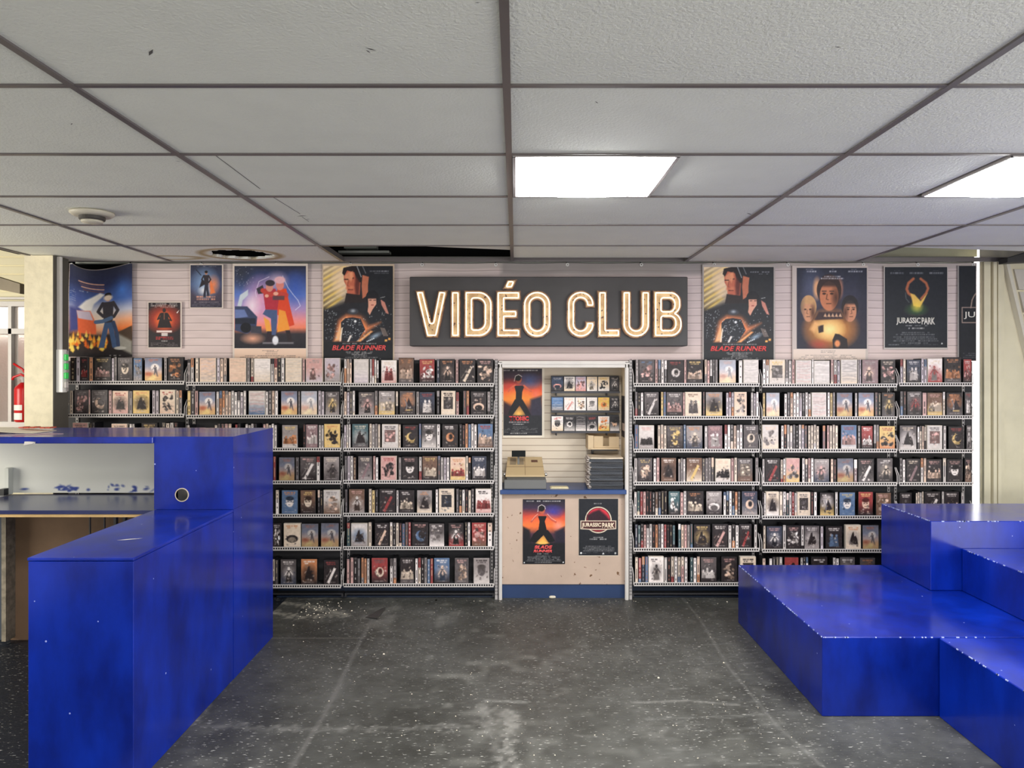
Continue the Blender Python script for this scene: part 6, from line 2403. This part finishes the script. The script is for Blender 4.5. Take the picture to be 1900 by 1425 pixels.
# posters of the booth
TF = (910, 660, 5.937)
t = poster('poster of a black-clad figure on orange glow, inside the booth above the register', 934.2, 1005.8, 684, 808, p_fighter, TF, border=(933.4, 1010, 683, 812), Y=YB - .006, step=.8, seed=21, bcol=(236, 226, 208))
text_on('TTOMIC', 944.5, 981, 772, 781, YB - .0072, M_redtype, t, bold=.06)
TG = (910, 880, 6.196)
t = poster('poster of a black-clad figure above a stacked red title, on the booth front panel', 970, 1048.5, 926.3, 1046.5, p_fighter2, TG, Y=5.006, step=.8, seed=22)
text_on('BLADE', 991, 1025, 1012, 1018.5, 5.0048, M_redtype, t, shear=.25, bold=.05)
text_on('RUNNER', 989.5, 1024.5, 1020, 1025.2, 5.0048, M_redtype, t, shear=.25, bold=.05)
t = poster('black poster with a red disc behind a title band, on the booth front panel', 1074, 1147, 925.5, 1030.5, p_round, TG, Y=5.006, step=.8, seed=23, border=(1073.5, 1147.6, 925, 1032), bcol=(214, 202, 184))
text_on('JURASSIC', 1079.5, 1115.5, 970, 980, 5.0048, M_creamtype, t, bold=.05)
text_on('PARK', 1117, 1140.5, 970, 980, 5.0048, M_creamtype, t, bold=.05)
# narrow poster on the booth's side lining, seen almost edge-on
xs2 = PX(1160, 5.1)
t = thing('movie_poster', (xs2 - .002, 5.16, PZ(812, 5.16)), 'dark poster seen nearly edge-on, on the side lining of the booth', 'poster')
m = MB()
m.box(xs2 - .003, xs2 - .0008, 5.06, 5.26, PZ(812, 5.12), PZ(735, 5.12))
m.build('print', mat('dark_print', (46, 44, 50), .45), t)
m = MB()
m.box(xs2 - .0036, xs2 - .003, 5.10, 5.22, PZ(800, 5.12), PZ(786, 5.12))
m.build('title_block', mat('pale_print', (200, 176, 160), .45), t)

# ------------------------------------------------------------------ crumbs and torn floor covering
m = MB()
rr = random.Random(9)


def crumb(px, py, s):
    x, y = fpt(px, py)
    a = rr.uniform(0, 3)
    pts = [(x + s * math.cos(a + i * 1.257) * rr.uniform(.6, 1), y + s * math.sin(a + i * 1.257) * rr.uniform(.6, 1)) for i in range(5)]
    n = len(m.v)
    m.v += [(p[0], p[1], .0005) for p in pts] + [(x + (p[0] - x) * .5, y + (p[1] - y) * .5, s * .6) for p in pts]
    for i in range(5):
        j = (i + 1) % 5
        m.f.append((n + i, n + j, n + 5 + j, n + 5 + i))
        m.m.append(0)
        m.c.append(None)
    m.f.append(tuple(n + 5 + i for i in range(5)))
    m.m.append(0)
    m.c.append(None)


for _ in range(130):
    crumb(rr.gauss(565, 45), rr.gauss(1132, 11), rr.uniform(.002, .008))
for _ in range(170):
    crumb(rr.uniform(520, 1500), 1108 + 310 * rr.random() ** 1.5, rr.uniform(.0012, .0045))
for _ in range(60):
    crumb(rr.uniform(860, 1180), rr.uniform(1108, 1116), rr.uniform(.0015, .005))
for p_ in ((712, 1214, .009), (810, 1113, .013), (738, 1114, .008), (895, 1135, .006), (1349, 1117, .008), (1343, 1230, .007), (1222, 1258, .008)):
    crumb(*p_)
m.v = [(max(x, -1.44), min(max(y, 2.0), 4.96), z) for x, y, z in m.v]
tag(m.build('plaster_crumbs', mat('pale_plaster', (222, 212, 190), .8)), 'pale plaster crumbs and flakes scattered over the black floor', 'debris', None, 'stuff')
m = MB()
x, y = fpt(1025, 1108.5)
m.box(x - .024, x + .022, y - .03, y - .006, .0005, .017, bev=.006)
tag(m.build('plaster_chunk', mat('pale_plaster', (222, 212, 190), .8)), 'largest cream plaster chunk lying on the floor before the booth', 'debris')
m = MB()
q = [fpt(*p) for p in ((678, 1146), (700, 1150), (715, 1131), (712, 1128))]
m.hexa([(*q[0], .001), (*q[1], .001), (*q[2], .001), (*q[3], .001), (q[0][0], q[0][1], .003), (q[1][0], q[1][1], .012), (q[2][0], q[2][1], .016), (q[3][0], q[3][1], .004)])
tag(m.build('torn_vinyl_flap', mat('torn_vinyl', (62, 60, 58), .4)), 'small torn flap of black floor covering near the racks', 'floor flap')
for a, b, c_, d in (((1281, 1160), (1292, 1180), (1294, 1178), (1284, 1158)), ((1359, 1270), (1381, 1298), (1386, 1296), (1364, 1272))):
    pass
